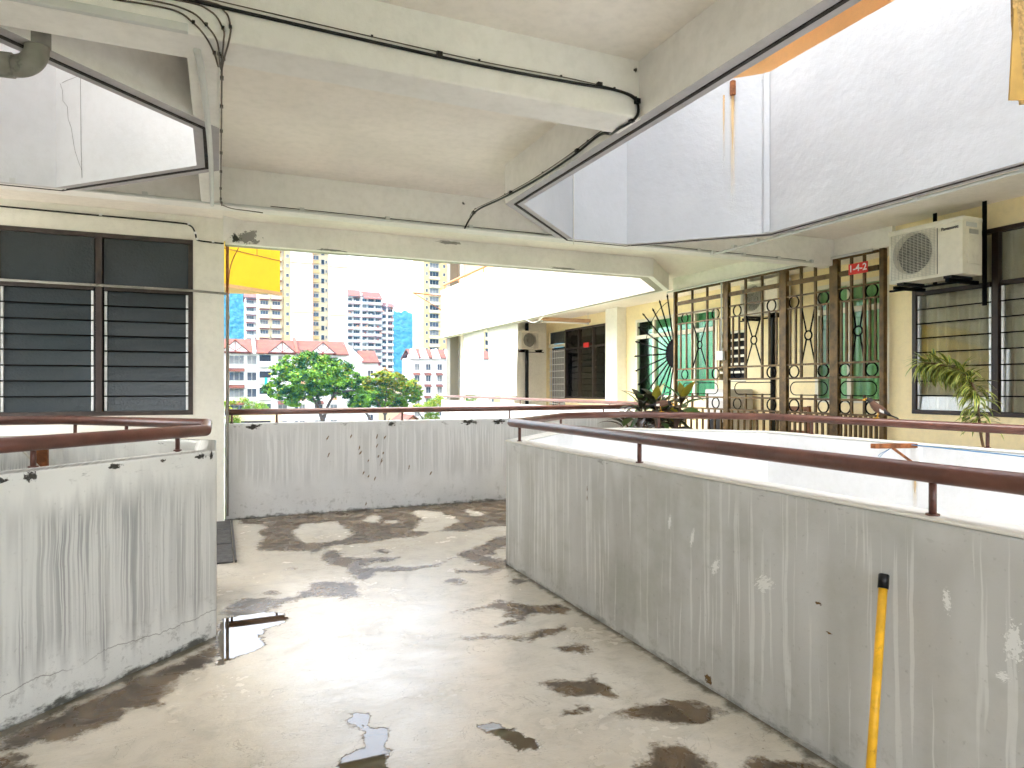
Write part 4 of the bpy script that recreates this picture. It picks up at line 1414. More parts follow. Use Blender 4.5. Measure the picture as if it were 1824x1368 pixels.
for x in (7.05, 8.30):
    MB().box(x - 0.02, x + 0.02, 14.39, 14.43, 2.99, 3.045).build("lamp_holder", M['conduit'], o)
    MB().tube([(x, 14.41, 3.12), (x, 14.41, 3.28)], 0.008, 6).build("hanger", M['conduit'], o)
o = tag(MB().tube([(7.9, 17.12, 0), (7.9, 17.12, 3.25)], 0.05, 10).build("drain_pipe", M['black_plastic']), "black downpipe on the side wall beside the far blinds", "pipe")

# drain cover by the pillar foot
o = thing("drain_cover", "dark cement drain cover slabs at the foot of the pillar", "drain cover", (0.1, 6.8, 0))
for (y0, y1) in ((6.02, 6.72), (6.74, 7.40), (7.42, 7.88)):
    MB().box(-0.05, 0.11, y0, y1, 0.001, 0.014).build("slab", M['drain'], o, 0.004)
MB().box(0.118, 0.135, 6.02, 7.88, 0.001, 0.020).build("kerb_strip", M['drain'], o)

# ------------------------------------------------------------------ yellow pole, hanging board, bracket and line
o = thing("broom_pole", "yellow pole with a black end cap leaning on the right-hand parapet", "pole", (1.846, 1.487, 0))
pa, pb = Vector((1.846, 1.487, 0.0)), Vector((2.125, 1.636, 0.80))
dd = (pb - pa).normalized()
MB().tube([pa, pb - dd * 0.03], 0.0145, 16).build("pole", M['yellow_pole'], o)
MB().tube([pb - dd * 0.05, pb - dd * 0.004, pb], 0.0175, 16, 0, True, [0.0175, 0.0175, 0.014]).build("end_cap", M['black_plastic'], o)

o = thing("hanging_board", "mottled yellow board hanging in the light well at the top corner", "board", (3.25, 1.86, 2.68))
hv = Vector((0.917, -0.3987, 0))
def hb(l, z):
    return Vector((3.168, 1.838, z)) + hv * l
m_ = MB()
for s_ in (0, 0.012):
    off_ = Vector((0.3987, 0.917, 0)) * s_
    m_.v += [tuple(hb(a, z) + off_) for a, z in ((0.0, 4.6), (0.14, 4.6), (0.14, 2.70), (0.055, 2.69), (0.02, 3.05))]
m_.face((0, 4, 3, 2, 1)); m_.face((5, 6, 7, 8, 9))
for i in range(5):
    j = (i + 1) % 5
    m_.face((i, j, j + 5, i + 5))
m_.build("board", M['board'], o)
m_ = MB()
for s_ in (-0.02, -0.012):
    off_ = Vector((0.3987, 0.917, 0)) * s_
    m_.v += [tuple(hb(a, z) + off_) for a, z in ((0.012, 3.1), (0.022, 3.1), (0.058, 2.70), (-0.010, 2.70))]
m_.face((0, 3, 2, 1)); m_.face((4, 5, 6, 7))
for i in range(4):
    j = (i + 1) % 4
    m_.face((i, j, j + 4, i + 4))
m_.build("strip", M['fibre'], o)
MB().tube([hb(0.07, 4.58), hb(0.07, 5.6)], 0.004, 5).build("hanging_wire", M['cable_grey'], o)

o = thing("wall_bracket", "rusty clothes-pole bracket on the white inner wall of the light well", "bracket", (4.93, 3.53, 0.95))
MB().box(4.905, 4.929, 3.47, 3.59, 0.80, 0.985).build("plate", M['white_print'], o, 0.003)
MB().bar((4.926, 3.53, 1.0), (4.47, 3.53, 1.012), 0.045, 0.035).build("arm", M['rust'], o)
MB().bar((4.92, 3.53, 0.86), (4.68, 3.53, 0.99), 0.014, 0.016).build("brace", M['rust'], o)
for k in range(2):
    MB().tube([(4.66, 3.53, 0.99), (4.60 - 0.03 * k, 3.55, 0.95), (4.56 - 0.0 * k, 3.56, 0.91 + 0.02 * k)], 0.002, 4).build("loose_wire", M['blue_string'], o)
stain(parR, (4.93, 3.56), (4.93, 3.50), 0.42, 0.80, (-1, 0))
o = tag(MB().tube(smooth_path([(4.86, 3.52, 1.01), (4.82, 2.8, 1.0), (4.75, 2.0, 0.985), (4.70, 0.5, 1.0)], 6), 0.004, 5).build("clothes_line", M['blue_string']), "blue string tied to the rusty bracket", "string")
o = tag(MB().tube([(4.8, 4.6, 4.75), (4.4, 1.0, 5.15), (4.2, -2, 5.3)], 0.003, 5).build("clothes_line", M['blue_string']), "thin blue string crossing above the white upper parapet", "string")
o = thing("wall_bracket", "dark steel bracket tied with green string in the light well by the dark window", "bracket", (-1.0, 5.9, 0.9))
MB().box(-1.21, -1.14, 5.80, 5.86, 0.55, 1.05).build("bar", M['rust'], o)
MB().ring((-1.175, 5.83, 0.86), (1, 0, 0), (0, 1, 0), 0.06, 0.006, 14, 5).build("string_loop", plain('green string', (0.05, 0.22, 0.20), 0.8), o)
MB().tube([(-1.175, 5.80, 0.86), (-1.35, 5.75, 1.10)], 0.008, 6).build("tie_wire", M['pale_string'], o)


# ------------------------------------------------------------------ plants
def leaf_mesh(name, L, W, bend, mats, nseg=6, stripe=False, tipw=0.0, shape=0.75):
    """arched leaf along +X with a folded midrib, up = +Z"""
    m_ = MB()
    cols = 4 if stripe else 2
    for i in range(nseg + 1):
        t = i / nseg
        ang = bend * t
        x = L * (math.sin(ang) / bend if bend else t)
        z = -L * ((1 - math.cos(ang)) / bend if bend else 0)
        w_ = W * 0.5 * (math.sin(math.pi * min(1, t ** shape)) * 0.95 + 0.05 * (1 - t)) + tipw
        fr = (-1, 0, 1) if cols == 2 else (-1, -0.45, 0, 0.45, 1)
        for q_ in fr:
            m_.v.append((x, q_ * w_, z + abs(q_) * w_ * 0.35))
    c1 = cols + 1
    for i in range(nseg):
        for q_ in range(cols):
            mi = 0
            if stripe and q_ in (0, cols - 1):
                mi = 1
            elif not stripe and len(mats) > 1:
                mi = 0
            a = i * c1 + q_
            m_.face((a, a + 1, a + 1 + c1, a + c1), mi, None, True)
    return m_.mesh(name, mats)


def leafmat(name, a, b, rough=0.4, trans=0.25):
    t = NT(name)
    c = t.coord("Object")
    oi = t.n.new("ShaderNodeObjectInfo")
    f = t.math('ADD', t.math('MULTIPLY', t.noise(c, 14, 3), 0.6), t.math('MULTIPLY', oi.outputs["Random"], 0.5))
    t.set(Base_Color=t.mix(f, a, b), Roughness=rough, Specular_IOR_Level=0.4)
    return t.m


M['leaf_dark'] = leafmat('dark wine leaf', (0.025, 0.045, 0.02), (0.07, 0.03, 0.028))
M['leaf_green'] = leafmat('green leaf', (0.05, 0.13, 0.03), (0.12, 0.20, 0.05))
M['leaf_yellow'] = leafmat('yellowing leaf', (0.42, 0.33, 0.03), (0.20, 0.22, 0.03))
M['leaf_mid'] = leafmat('striped leaf centre', (0.045, 0.11, 0.02), (0.08, 0.15, 0.03))
M['leaf_edge'] = leafmat('striped leaf edge', (0.50, 0.48, 0.10), (0.38, 0.42, 0.08))
M['stem'] = plain('plant stem', (0.16, 0.10, 0.06), 0.8, 0.25, 30)


def pot(parent, c, r, h):
    MB().lathe(c, [(0.0, 0), (r * 0.72, 0), (r * 0.98, h * 0.86), (r * 1.06, h * 0.86), (r * 1.06, h), (r * 0.92, h), (r * 0.88, h * 0.9)], 24).build("pot", M['pot'], parent)
    MB().lathe((c[0], c[1], c[2] + h * 0.9), [(0.0, 0.01), (r * 0.5, 0.012), (r * 0.9, 0)], 20).build("soil", M['soil'], parent)


rnd = random.Random(3)
pl = thing("cordyline_plant", "bushy dark wine-leaved potted plant in front of the half sun spikes", "plant", (5.05, 7.10, 0))
pot(pl, (5.05, 7.10, 0.0), 0.24, 0.42)
leafs = [leaf_mesh("leaf", 0.34, 0.085, 1.1, [M['leaf_dark']]), leaf_mesh("leaf", 0.30, 0.085, 0.6, [M['leaf_green']]), leaf_mesh("leaf", 0.26, 0.10, 0.35, [M['leaf_yellow']]), leaf_mesh("leaf", 0.36, 0.07, 1.5, [M['leaf_dark']])]
stems = []
for k in range(11):
    a = k * 2.4
    r_ = 0.08 + 0.30 * (k / 11)
    top = Vector((5.05 + math.cos(a) * r_ * 1.25, 7.10 + math.sin(a) * r_, 1.20 + rnd.uniform(-0.12, 0.24) - 0.12 * (k / 11)))
    stems.append(top)
    MB().tube(smooth_path([(5.05 + math.cos(a) * 0.06, 7.10 + math.sin(a) * 0.06, 0.36), (5.05 + math.cos(a) * r_ * 0.6, 7.10 + math.sin(a) * r_ * 0.6, 0.65), top], 4), 0.011, 6).build("stem", M['stem'], pl)
for si, top in enumerate(stems):
    nl = 13
    for k in range(nl):
        a = k * 2.399 + si
        f = k / nl
        el_ = R(70 - 75 * (1 - f) * rnd.uniform(0.7, 1.2))
        zz = top.z - 0.20 * (1 - f)
        which = 0 if rnd.random() < 0.52 else (1 if rnd.random() < 0.55 else 3)
        if f > 0.7 and rnd.random() < 0.30:
            which = 2
        sc = rnd.uniform(0.9, 1.3)
        inst("leaf", leafs[which], pl, (top.x, top.y, zz), Euler((rnd.uniform(-0.4, 0.4), -el_, a)), (sc, sc * rnd.uniform(0.9, 1.3), sc))

pl = thing("striped_dracaena", "arching yellow-striped leafy plant in front of the curtained louvre window", "plant", (5.55, 3.35, 0))
pot(pl, (5.60, 3.30, 0.0), 0.17, 0.36)
spine = smooth_path([(5.60, 3.30, 0.33), (5.56, 3.34, 0.70), (5.52, 3.40, 1.05), (5.50, 3.42, 1.32), (5.50, 3.47, 1.50), (5.50, 3.58, 1.60), (5.49, 3.72, 1.64), (5.48, 3.85, 1.66)], 10)
MB().tube(spine, 0.010, 6).build("stem", M['stem'], pl)
sl = [leaf_mesh("leaf", 0.21, 0.030, 1.2, [M['leaf_mid'], M['leaf_edge']], 5, True), leaf_mesh("leaf", 0.17, 0.028, 0.7, [M['leaf_mid'], M['leaf_edge']], 5, True), leaf_mesh("leaf", 0.22, 0.028, 1.7, [M['leaf_mid'], M['leaf_edge']], 5, True)]
n0 = int(len(spine) * 0.33)
for i in range(n0, len(spine)):
    p = spine[i]
    t_ = (spine[min(i + 1, len(spine) - 1)] - spine[i - 1]).normalized()
    for k in range(6):
        a = rnd.uniform(0, 2 * math.pi)
        side = t_.orthogonal().normalized()
        dirv = (Matrix.Rotation(a, 3, t_) @ side) * 0.9 + t_ * rnd.uniform(0.1, 0.7) + Vector((0, 0, -0.25))
        e = dirv.to_track_quat('X', 'Z').to_euler()
        sc = rnd.uniform(0.75, 1.15)
        inst("leaf", sl[rnd.randrange(3)], pl, p, e, (sc, sc, sc))


# ------------------------------------------------------------------ birds
M['bird_brown'] = plain('brown plumage', (0.13, 0.065, 0.04), 0.75, 0.2, 40)
M['bird_black'] = plain('black plumage', (0.012, 0.011, 0.012), 0.6, 0.2, 40)
M['bird_yellow'] = plain('yellow bill and legs', (0.75, 0.38, 0.02), 0.5, 0.1)
M['bird_white'] = plain('white plumage', (0.75, 0.72, 0.68), 0.7, 0.1)


def bird(label, foot, heading, pose, sc=1.0):
    """myna-sized perching bird; local +X = forward, z=0 where the feet stand"""
    o_ = thing("bird", label, "bird", (0, 0, 0), "birds on the handrail")
    o_.location = foot
    o_.rotation_euler = (0, 0, heading)
    if pose == 'upright':
        sp = [(0.112, 0.150, 0.0015), (0.098, 0.152, 0.005), (0.086, 0.155, 0.011), (0.072, 0.158, 0.019), (0.055, 0.152, 0.021), (0.040, 0.135, 0.022), (0.022, 0.110, 0.030), (-0.002, 0.085, 0.036), (-0.030, 0.065, 0.034), (-0.058, 0.048, 0.025), (-0.080, 0.036, 0.014), (-0.105, 0.024, 0.013), (-0.150, 0.004, 0.014), (-0.160, -0.001, 0.008)]
    else:
        sp = [(0.128, 0.060, 0.0015), (0.118, 0.068, 0.005), (0.108, 0.077, 0.011), (0.095, 0.085, 0.018), (0.078, 0.092, 0.021), (0.060, 0.092, 0.024), (0.035, 0.088, 0.031), (0.005, 0.083, 0.036), (-0.028, 0.078, 0.033), (-0.056, 0.074, 0.024), (-0.080, 0.070, 0.014), (-0.105, 0.066, 0.013), (-0.150, 0.058, 0.014), (-0.160, 0.056, 0.008)]
    mids = [2, 2, 1, 1, 1, 0, 0, 0, 0, 0, 1, 1, 1]
    m_ = MB()
    n = 14
    for i, (x, z, r) in enumerate(sp):
        p0, p1 = sp[max(0, i - 1)], sp[min(len(sp) - 1, i + 1)]
        d = Vector((p1[0] - p0[0], 0, p1[1] - p0[1])).normalized()
        u_ = Vector((-d.z, 0, d.x))
        flat = 0.45 if i >= 11 else 1.0
        for q_ in range(n):
            a = 2 * math.pi * q_ / n
            m_.v.append(tuple(Vector((x, 0, z)) + u_ * (math.sin(a) * r * flat) + Vector((0, 1, 0)) * (math.cos(a) * r * 0.92)))
    for i in range(len(sp) - 1):
        for q_ in range(n):
            a, b_ = i * n + q_, i * n + (q_ + 1) % n
            m_.face((a, b_, b_ + n, a + n), mids[i], None, True)
    m_.face(list(range(n))[::-1], 2)
    m_.face([(len(sp) - 1) * n + q_ for q_ in range(n)], 3)
    for s_ in (-1, 1):            # legs and toes grow out of the belly
        m_.tube([(-0.008, s_ * 0.014, 0.065), (-0.012, s_ * 0.016, 0.040), (0.0, s_ * 0.017, 0.004)], 0.003, 6, 2, True, [0.008, 0.0035, 0.003])
        for a in (-0.5, 0.0, 0.5, math.pi):
            L = 0.026 if a != math.pi else 0.018
            m_.tube([(0.0, s_ * 0.017, 0.004), (math.cos(a) * L, s_ * 0.017 + math.sin(a) * L, 0.001)], 0.0022, 5, 2)
    body = m_.build("body", [M['bird_brown'], M['bird_black'], M['bird_yellow'], M['bird_white']], o_)
    for s_ in (-1, 1):
        # folded wing with its pale patch, and the eye
        k = 5 if pose == 'upright' else 5
        a, c = Vector((sp[6][0], 0, sp[6][1])), Vector((sp[11][0], 0, sp[11][1]))
        w_ = MB()
        nn = 8
        for i in range(nn + 1):
            t = i / nn
            p = a.lerp(c, t)
            hw = 0.024 * math.sin(math.pi * (0.12 + 0.88 * t) ** 0.8) + 0.002
            yb = 0.033 * (1 - t) ** 0.6 + 0.010
            for e in (-1, 0, 1):
                w_.v.append((p.x, s_ * (yb + (0.004 if e == 0 else 0.0)), p.z + e * hw + 0.004))
        for i in range(nn):
            for e in range(2):
                q_ = i * 3 + e
                w_.face((q_, q_ + 1, q_ + 4, q_ + 3) if s_ < 0 else (q_, q_ + 3, q_ + 4, q_ + 1), 2 if (e == 0 and 3 <= i <= 4) else (1 if i > 4 else 0), None, True)
        w_.build("wing", [M['bird_brown'], M['bird_black'], M['bird_white']], o_)
        e_ = Vector((sp[3][0] + 0.004, s_ * 0.0165, sp[3][1] + 0.004))
        MB().tube([tuple(e_), tuple(e_ + Vector((0.001, s_ * 0.003, 0)))], 0.005, 8).build("eye_patch", M['bird_yellow'], o_)
    o_.scale = (sc, sc, sc)
    return o_


bird("brown myna bird perched alone on the handrail beside the number plate post", (RR[4][0], 3.93, 1.193), R(118), 'upright', 1.0)
bird("brown bird stooping on the handrail among the wine-leaved plant", (4.262, 5.862, 1.193), R(-38), 'stoop', 1.05)


# ------------------------------------------------------------------ marks on walls: smears, splashes, broken plaster, cracks
def mark_mat(name, col, lo, hi, scale=(1, 1, 1), nscale=6.0, soft=0.12):
    t = NT(name)
    uv = t.coord("UV")
    s = t.sep(uv)
    dx, dy = t.math('SUBTRACT', s[0], 0.5), t.math('SUBTRACT', s[1], 0.5)
    r = t.math('SQRT', t.math('ADD', t.math('MULTIPLY', dx, dx), t.math('MULTIPLY', dy, dy)))
    oi = t.n.new("ShaderNodeObjectInfo")
    sh = t.n.new("ShaderNodeCombineXYZ")
    t.put(sh.inputs[0], t.math('MULTIPLY', oi.outputs["Random"], 40.0))
    add = t.n.new("ShaderNodeVectorMath")
    t.put(add.inputs[0], t.mapv(uv, scale))
    t.l.new(sh.outputs[0], add.inputs[1])
    n = t.noise(add.outputs[0], nscale, 6, 0.7)
    f = t.math('MULTIPLY', t.ramp(t.math('ADD', t.math('MULTIPLY', r, 1.25), t.math('MULTIPLY', n, 1.5)), lo, lo + soft, hi, 0), t.ramp(r, 0.42, 0.49, 1, 0))
    t.set(Base_Color=col, Roughness=0.75, Alpha=f)
    return t.m


M['smear'] = mark_mat('pale paint smear', (0.80, 0.80, 0.78), 1.02, 1.0, (2.5, 5, 1), 3.0, 0.03)
M['mud'] = mark_mat('brown splash', (0.20, 0.115, 0.04), 1.02, 0.85, (1.6, 1, 1), 3.0, 0.10)
M['broken'] = mark_mat('broken cement patch', (0.30, 0.29, 0.28), 1.06, 0.85, (1.3, 1, 1), 3.0, 0.10)
M['grime'] = mark_mat('black grime', (0.05, 0.047, 0.038), 1.0, 0.9, (2.2, 1.2, 1), 3.0, 0.10)


def mark(name, parent, c, A, w, h, nrm, mat, tilt=0.0, proud=0.002):
    c, A, N = Vector(c), Vector(A).normalized(), Vector(nrm).normalized()
    U = Vector((0, 0, 1))
    a = A * math.cos(tilt) + U * math.sin(tilt)
    b = U * math.cos(tilt) - A * math.sin(tilt)
    mb_ = MB()
    c = c + N * proud
    mb_.quad([c - a * w / 2 - b * h / 2, c + a * w / 2 - b * h / 2, c + a * w / 2 + b * h / 2, c - a * w / 2 + b * h / 2], 0, [(0, 0), (1, 0), (1, 1), (0, 1)])
    return mb_.build(name, M[mat], parent)


for (y, z, w_, h_, tl) in ((2.905, 0.745, 0.05, 0.16, -0.15), (2.722, 0.70, 0.05, 0.18, -0.25), (2.552, 0.596, 0.08, 0.17, -0.5), (2.239, 0.60, 0.20, 0.12, 0.55), (1.24, 0.69, 0.10, 0.22, 0.0), (1.27, 0.58, 0.07, 0.06, 0.0), (1.44, 0.76, 0.05, 0.14, 0.1)):
    mark("paint_smear", parR, (2.165, y, z), (0, -1, 0), w_, h_, (-1, 0, 0), 'smear', tl)
for (y, z, w_, h_) in ((3.768, 0.80, 0.02, 0.05), (3.768, 0.74, 0.02, 0.06), (1.95, 0.60, 0.06, 0.02), (2.6, 0.045, 0.10, 0.07), (1.9, 0.50, 0.05, 0.015)):
    mark("dirt_mark", parR, (2.165, y, z), (0, -1, 0), w_, h_, (-1, 0, 0), 'mud')
rk = random.Random(31)
for k in range(22):
    mark("mud_splash", parB, (1.35 + rk.gauss(0.3, 0.28), 8.02, 0.55 + rk.gauss(0, 0.24)), (1, 0, 0), rk.uniform(0.018, 0.034), rk.uniform(0.05, 0.11), (0, -1, 0), 'mud', rk.uniform(-0.6, -0.2))
for (x, w_) in ((0.35, 0.3), (1.9, 0.18), (2.9, 0.35), (3.3, 0.3)):
    mark("grime_mark", parB, (x, 8.02, 1.01), (1, 0, 0), w_, 0.10, (0, -1, 0), 'grime')
# chipped black spots on the top edge of the near left parapet
for (f, w_, h_) in ((0.95, 0.16, 0.05), (0.84, 0.10, 0.07), (0.52, 0.13, 0.05), (0.30, 0.06, 0.03), (0.10, 0.14, 0.05), (0.04, 0.05, 0.10)):
    p0, p1 = Vector((0.035, 4.255, 0)), Vector((-0.86, 3.36, 0))
    pc = p0.lerp(p1, f)
    q0 = Vector((1, -1, 0)).normalized()
    e0 = Vector((-0.052, 4.252, 0))            # a point of the outer face
    pc = pc - q0 * (pc - Vector((-0.0516, 4.2516, 0))).dot(q0)
    mark("chip", parL, (pc.x, pc.y, 1.06), (1, 1, 0), w_, h_, q0, 'grime', 0, 0.003)
# broken plaster beside the haunch over the corridor end
mark("broken_plaster", ceiling, (0.30, 7.957, 3.10), (1, 0, 0), 0.34, 0.22, (0, -1, 0), 'broken', 0.1, 0.004)
mark("broken_plaster", ceiling, (0.17, 7.957, 3.08), (1, 0, 0), 0.16, 0.16, (0, -1, 0), 'grime', 0.4, 0.006)
for (x, z, w_, h_) in ((2.6, 3.24, 0.5, 0.06), (1.2, 3.03, 0.5, 0.04), (4.2, 3.03, 0.7, 0.04)):
    mark("grime_mark", ceiling, (x, 7.957, z), (1, 0, 0), w_, h_, (0, -1, 0), 'broken', 0, 0.004)
# cracked repair patch on the upper parapet of the left well
qn = Vector((-1, -1, 0)).normalized()
def lw_pt(f, z):
    a, b = Vector((-1.13, 6.04, 0)), Vector((-0.14, 5.06, 0))
    p = a.lerp(b, f) + qn * 0.002
    return Vector((p.x, p.y, z))
rc = random.Random(8)
for seg in ([(0.035, 3.74), (0.05, 3.68), (0.06, 3.60), (0.09, 3.55), (0.10, 3.46), (0.125, 3.38), (0.13, 3.30), (0.15, 3.22), (0.17, 3.14), (0.20, 3.06)], [(0.05, 3.74), (0.10, 3.75), (0.15, 3.755), (0.19, 3.765)], [(0.195, 3.765), (0.196, 3.5), (0.20, 3.25), (0.205, 3.0)]):
    MB().tube([lw_pt(f + rc.uniform(-0.004, 0.004), z) for f, z in seg], 0.0012, 4).build("crack", M['drain'], upL)

# small dark knots and wedges under the ceiling
for (x, y, z) in ((2.13, 3.172, 3.22), (2.13, 6.062, 3.2)):
    o_ = mark("grime_mark", ceiling, (x, y, z), (1, 0, 0), 0.05, 0.05, (0, -1, 0), 'grime', 0, 0.003)


# ------------------------------------------------------------------ the town beyond
GZ = -9.6
t = NT('ground')
c = t.coord("Object")
t.set(Base_Color=t.mix(t.ramp(t.noise(c, 0.02, 6, 0.6), 0.4, 0.6), (0.10, 0.14, 0.06), (0.20, 0.19, 0.17)), Roughness=0.95)
M['ground'] = t.m
gm = MB()
gm.quad([(-3000, -600, GZ), (3500, -600, GZ), (3500, 4200, GZ), (-3000, 4200, GZ)])
structure(gm.build("ground", M['ground']))

M['b_white'] = plain('white facade', (0.50, 0.49, 0.485), 0.8, 0.04, 0.3)
M['b_cream'] = plain('cream facade', (0.46, 0.38, 0.24), 0.8, 0.05, 0.3)
M['b_yellow'] = plain('yellow facade', (0.44, 0.33, 0.14), 0.8, 0.05, 0.3)
M['b_peach'] = plain('peach facade', (0.42, 0.22, 0.13), 0.8, 0.05, 0.3)
M['b_glass'] = plain('far window glass', (0.035, 0.04, 0.055), 0.25, 0.5, 0.4)
M['b_glass2'] = plain('far curtained glass', (0.12, 0.12, 0.12), 0.4, 0.4, 0.5)
M['b_frame'] = plain('far window frame', (0.36, 0.34, 0.31), 0.7, 0.1, 1)
M['b_red'] = plain('red brown ledge', (0.19, 0.042, 0.025), 0.8, 0.15, 1.5)
M['b_dark'] = plain('painted opening shade', (0.018, 0.018, 0.022), 0.9, 0.3, 0.5)  # near-black that stands in for shade inside far openings


def tile_mat():
    t = NT('red roof tiles')
    c = t.coord("Object")
    s = t.sep(c)
    row = t.math('FRACT', t.math('MULTIPLY', s[2], 2.6))
    n = t.noise(c, 0.7, 6, 0.7)
    n2 = t.noise(c, 3.5, 4, 0.7)
    col = t.mix(t.ramp(n, 0.3, 0.7), (0.085, 0.024, 0.015), (0.15, 0.048, 0.028))
    col = t.mix(t.ramp(n2, 0.5, 0.75, 0, 0.5), col, (0.06, 0.02, 0.014))
    col = t.mix(t.ramp(row, 0.0, 0.3, 0.55, 0), col, (0.05, 0.02, 0.015))
    t.set(Base_Color=col, Roughness=0.85)
    return t.m


M['tiles'] = tile_mat()


def win_mesh(w_, h, glass, bars=1):
    """far window: frame ring proud of the wall, pane set back, vertical bars; local x along wall, -y outwards"""
    m_ = MB()
    f = 0.09
    m_.box(-w_ / 2, w_ / 2, -0.12, 0.02, h / 2 - f, h / 2, 1)
    m_.box(-w_ / 2, w_ / 2, -0.16, 0.02, -h / 2, -h / 2 + f, 1)
    m_.box(-w_ / 2, -w_ / 2 + f, -0.115, 0.02, -h / 2 + f, h / 2 - f, 1)
    m_.box(w_ / 2 - f, w_ / 2, -0.115, 0.02, -h / 2 + f, h / 2 - f, 1)
    for k in range(bars):
        x = -w_ / 2 + w_ * (k + 1) / (bars + 1)
        m_.box(x - 0.035, x + 0.035, -0.08, 0.02, -h / 2 + f, h / 2 - f, 1)
    m_.quad([(-w_ / 2 + f, -0.02, -h / 2 + f), (w_ / 2 - f, -0.02, -h / 2 + f), (w_ / 2 - f, -0.02, h / 2 - f), (-w_ / 2 + f, -0.02, h / 2 - f)], 0)
    return m_.mesh("window", [glass, M['b_frame']])


rb = random.Random(5)
WCACHE = {}


def window(parent, x, y, z, w_, h, bars=1, glass=None):
    g = glass or (M['b_glass'] if rb.random() < 0.6 else M['b_glass2'])
    key = (round(w_, 2), round(h, 2), bars, g.name)
    if key not in WCACHE:
        WCACHE[key] = win_mesh(w_, h, g, bars)
    return inst("window", WCACHE[key], parent, (x, y, z))


def awning(parent, x, y, z, w_, d=0.9, mat=None):
    key = ('aw', round(w_, 2), d, (mat or M['tiles']).name)
    if key not in WCACHE:
        m_ = MB()
        m_.v = [(-w_ / 2, 0, 0.55), (w_ / 2, 0, 0.55), (w_ / 2, -d, 0.0), (-w_ / 2, -d, 0.0), (-w_ / 2, 0, 0.43), (w_ / 2, 0, 0.43), (w_ / 2, -d, -0.12), (-w_ / 2, -d, -0.12)]
        for q_ in ((0, 3, 2, 1), (4, 5, 6, 7), (3, 7, 6, 2), (0, 4, 7, 3), (1, 2, 6, 5), (0, 1, 5, 4)):
            m_.face(q_)
        WCACHE[key] = m_.mesh("awning", [mat or M['tiles']])
    return inst("awning", WCACHE[key], parent, (x, y, z))


def pitched(m_, x0, x1, y0, y1, ze, zr, mi=0, over=0.6):
    """gable roof with the ridge along X, 0.25 thick"""
    ym = (y0 + y1) / 2
    for (ya, yb) in ((y0 - over, ym), (y1 + over, ym)):
        s_ = [(x0, ya, ze - 0.3), (x1, ya, ze - 0.3), (x1, yb, zr), (x0, yb, zr)]
        lo = [(a, b, c_ - 0.25) for a, b, c_ in s_]
        b0 = len(m_.v)
        m_.v += s_ + lo
        for q_ in ((0, 1, 2, 3), (7, 6, 5, 4), (0, 4, 5, 1), (1, 5, 6, 2), (2, 6, 7, 3), (3, 7, 4, 0)):
            m_.face([b0 + i for i in q_], mi)
    return m_


# terrace of flats facing the corridor end
Y0 = 134.0
rh = thing("terrace_block", "white five-storey terrace with red tiled roof and three timbered gables behind the big tree", "building", (12, Y0, GZ))
m_ = MB().box(-9.0, 23.0, Y0, Y0 + 11, GZ, 8.0)
m_.quad([(23.0, Y0, 8.0), (23.0, Y0 + 11, 8.0), (23.0, Y0 + 5.5, 10.9)])
m_.quad([(-9.0, Y0 + 11, 8.0), (-9.0, Y0, 8.0), (-9.0, Y0 + 5.5, 10.9)])
m_.build("wall", M['b_white'], rh)
roof = pitched(MB(), -9.2, 23.3, Y0, Y0 + 11, 8.2, 10.75).build("roof", M['tiles'], rh)
for (x, mat) in ((-1.9, 'b_white'), (6.0, 'b_white'), (13.6, 'b_red')):
    m_ = MB()
    for (ya, za, yb, zb) in ((Y0 - 0.75, 8.0, Y0 + 5.5, 11.1),):
        m_.v += [(x - 0.28, ya, za - 0.3), (x + 0.28, ya, za - 0.3), (x + 0.28, yb, zb), (x - 0.28, yb, zb), (x - 0.28, ya, za + 0.15), (x + 0.28, ya, za + 0.15), (x + 0.28, yb, zb + 0.3), (x - 0.28, yb, zb + 0.3)]
        for q_ in ((4, 5, 6, 7), (0, 1, 5, 4), (1, 2, 6, 5), (3, 0, 4, 7), (2, 3, 7, 6)):
            m_.face(q_)
    m_.build("party_wall", M[mat], roof)
for gx in (-5.2, 2.7, 10.9, 18.3):
    m_ = MB()
    hw, zb, zt_ = 2.3, 8.05, 9.95
    m_.v += [(gx - hw, Y0 - 0.85, zb), (gx + hw, Y0 - 0.85, zb), (gx, Y0 - 0.85, zt_), (gx - hw, Y0 + 2, zb), (gx + hw, Y0 + 2, zb), (gx, Y0 + 3.2, zt_)]
    m_.v = m_.v[:3]
    m_.face((0, 1, 2), 0)
    gb = m_.build("gable", M['b_white'], roof)
    for s_ in (-1, 1):
        m_ = MB()
        a = [(gx + s_ * (hw + 0.35), Y0 - 1.05, zb - 0.2), (gx, Y0 - 1.05, zt_ + 0.22), (gx, Y0 + 3.6, zt_ + 0.22), (gx + s_ * (hw + 0.35), Y0 + 0.2, zb - 0.2)]
        lo = [(x, y, z - 0.2) for x, y, z in a]
        m_.v = a + lo
        for q_ in ((0, 1, 2, 3), (7, 6, 5, 4), (0, 4, 5, 1), (1, 5, 6, 2), (2, 6, 7, 3), (3, 7, 4, 0)):
            m_.face(q_)
        m_.build("gable_roof", M['tiles'], roof)
        MB().bar((gx, Y0 - 0.9, zb + 0.05), (gx + s_ * 1.1, Y0 - 0.9, zb + 0.85), 0.06, 0.12).build("timber", M['b_red'], roof)
    MB().bar((gx, Y0 - 0.9, zb), (gx, Y0 - 0.9, zt_), 0.06, 0.12).build("timber", M['b_red'], roof)
    MB().box(gx - hw - 0.3, gx + hw + 0.3, Y0 - 0.95, Y0 - 0.86, zb - 0.15, zb).build("timber", M['b_red'], roof)
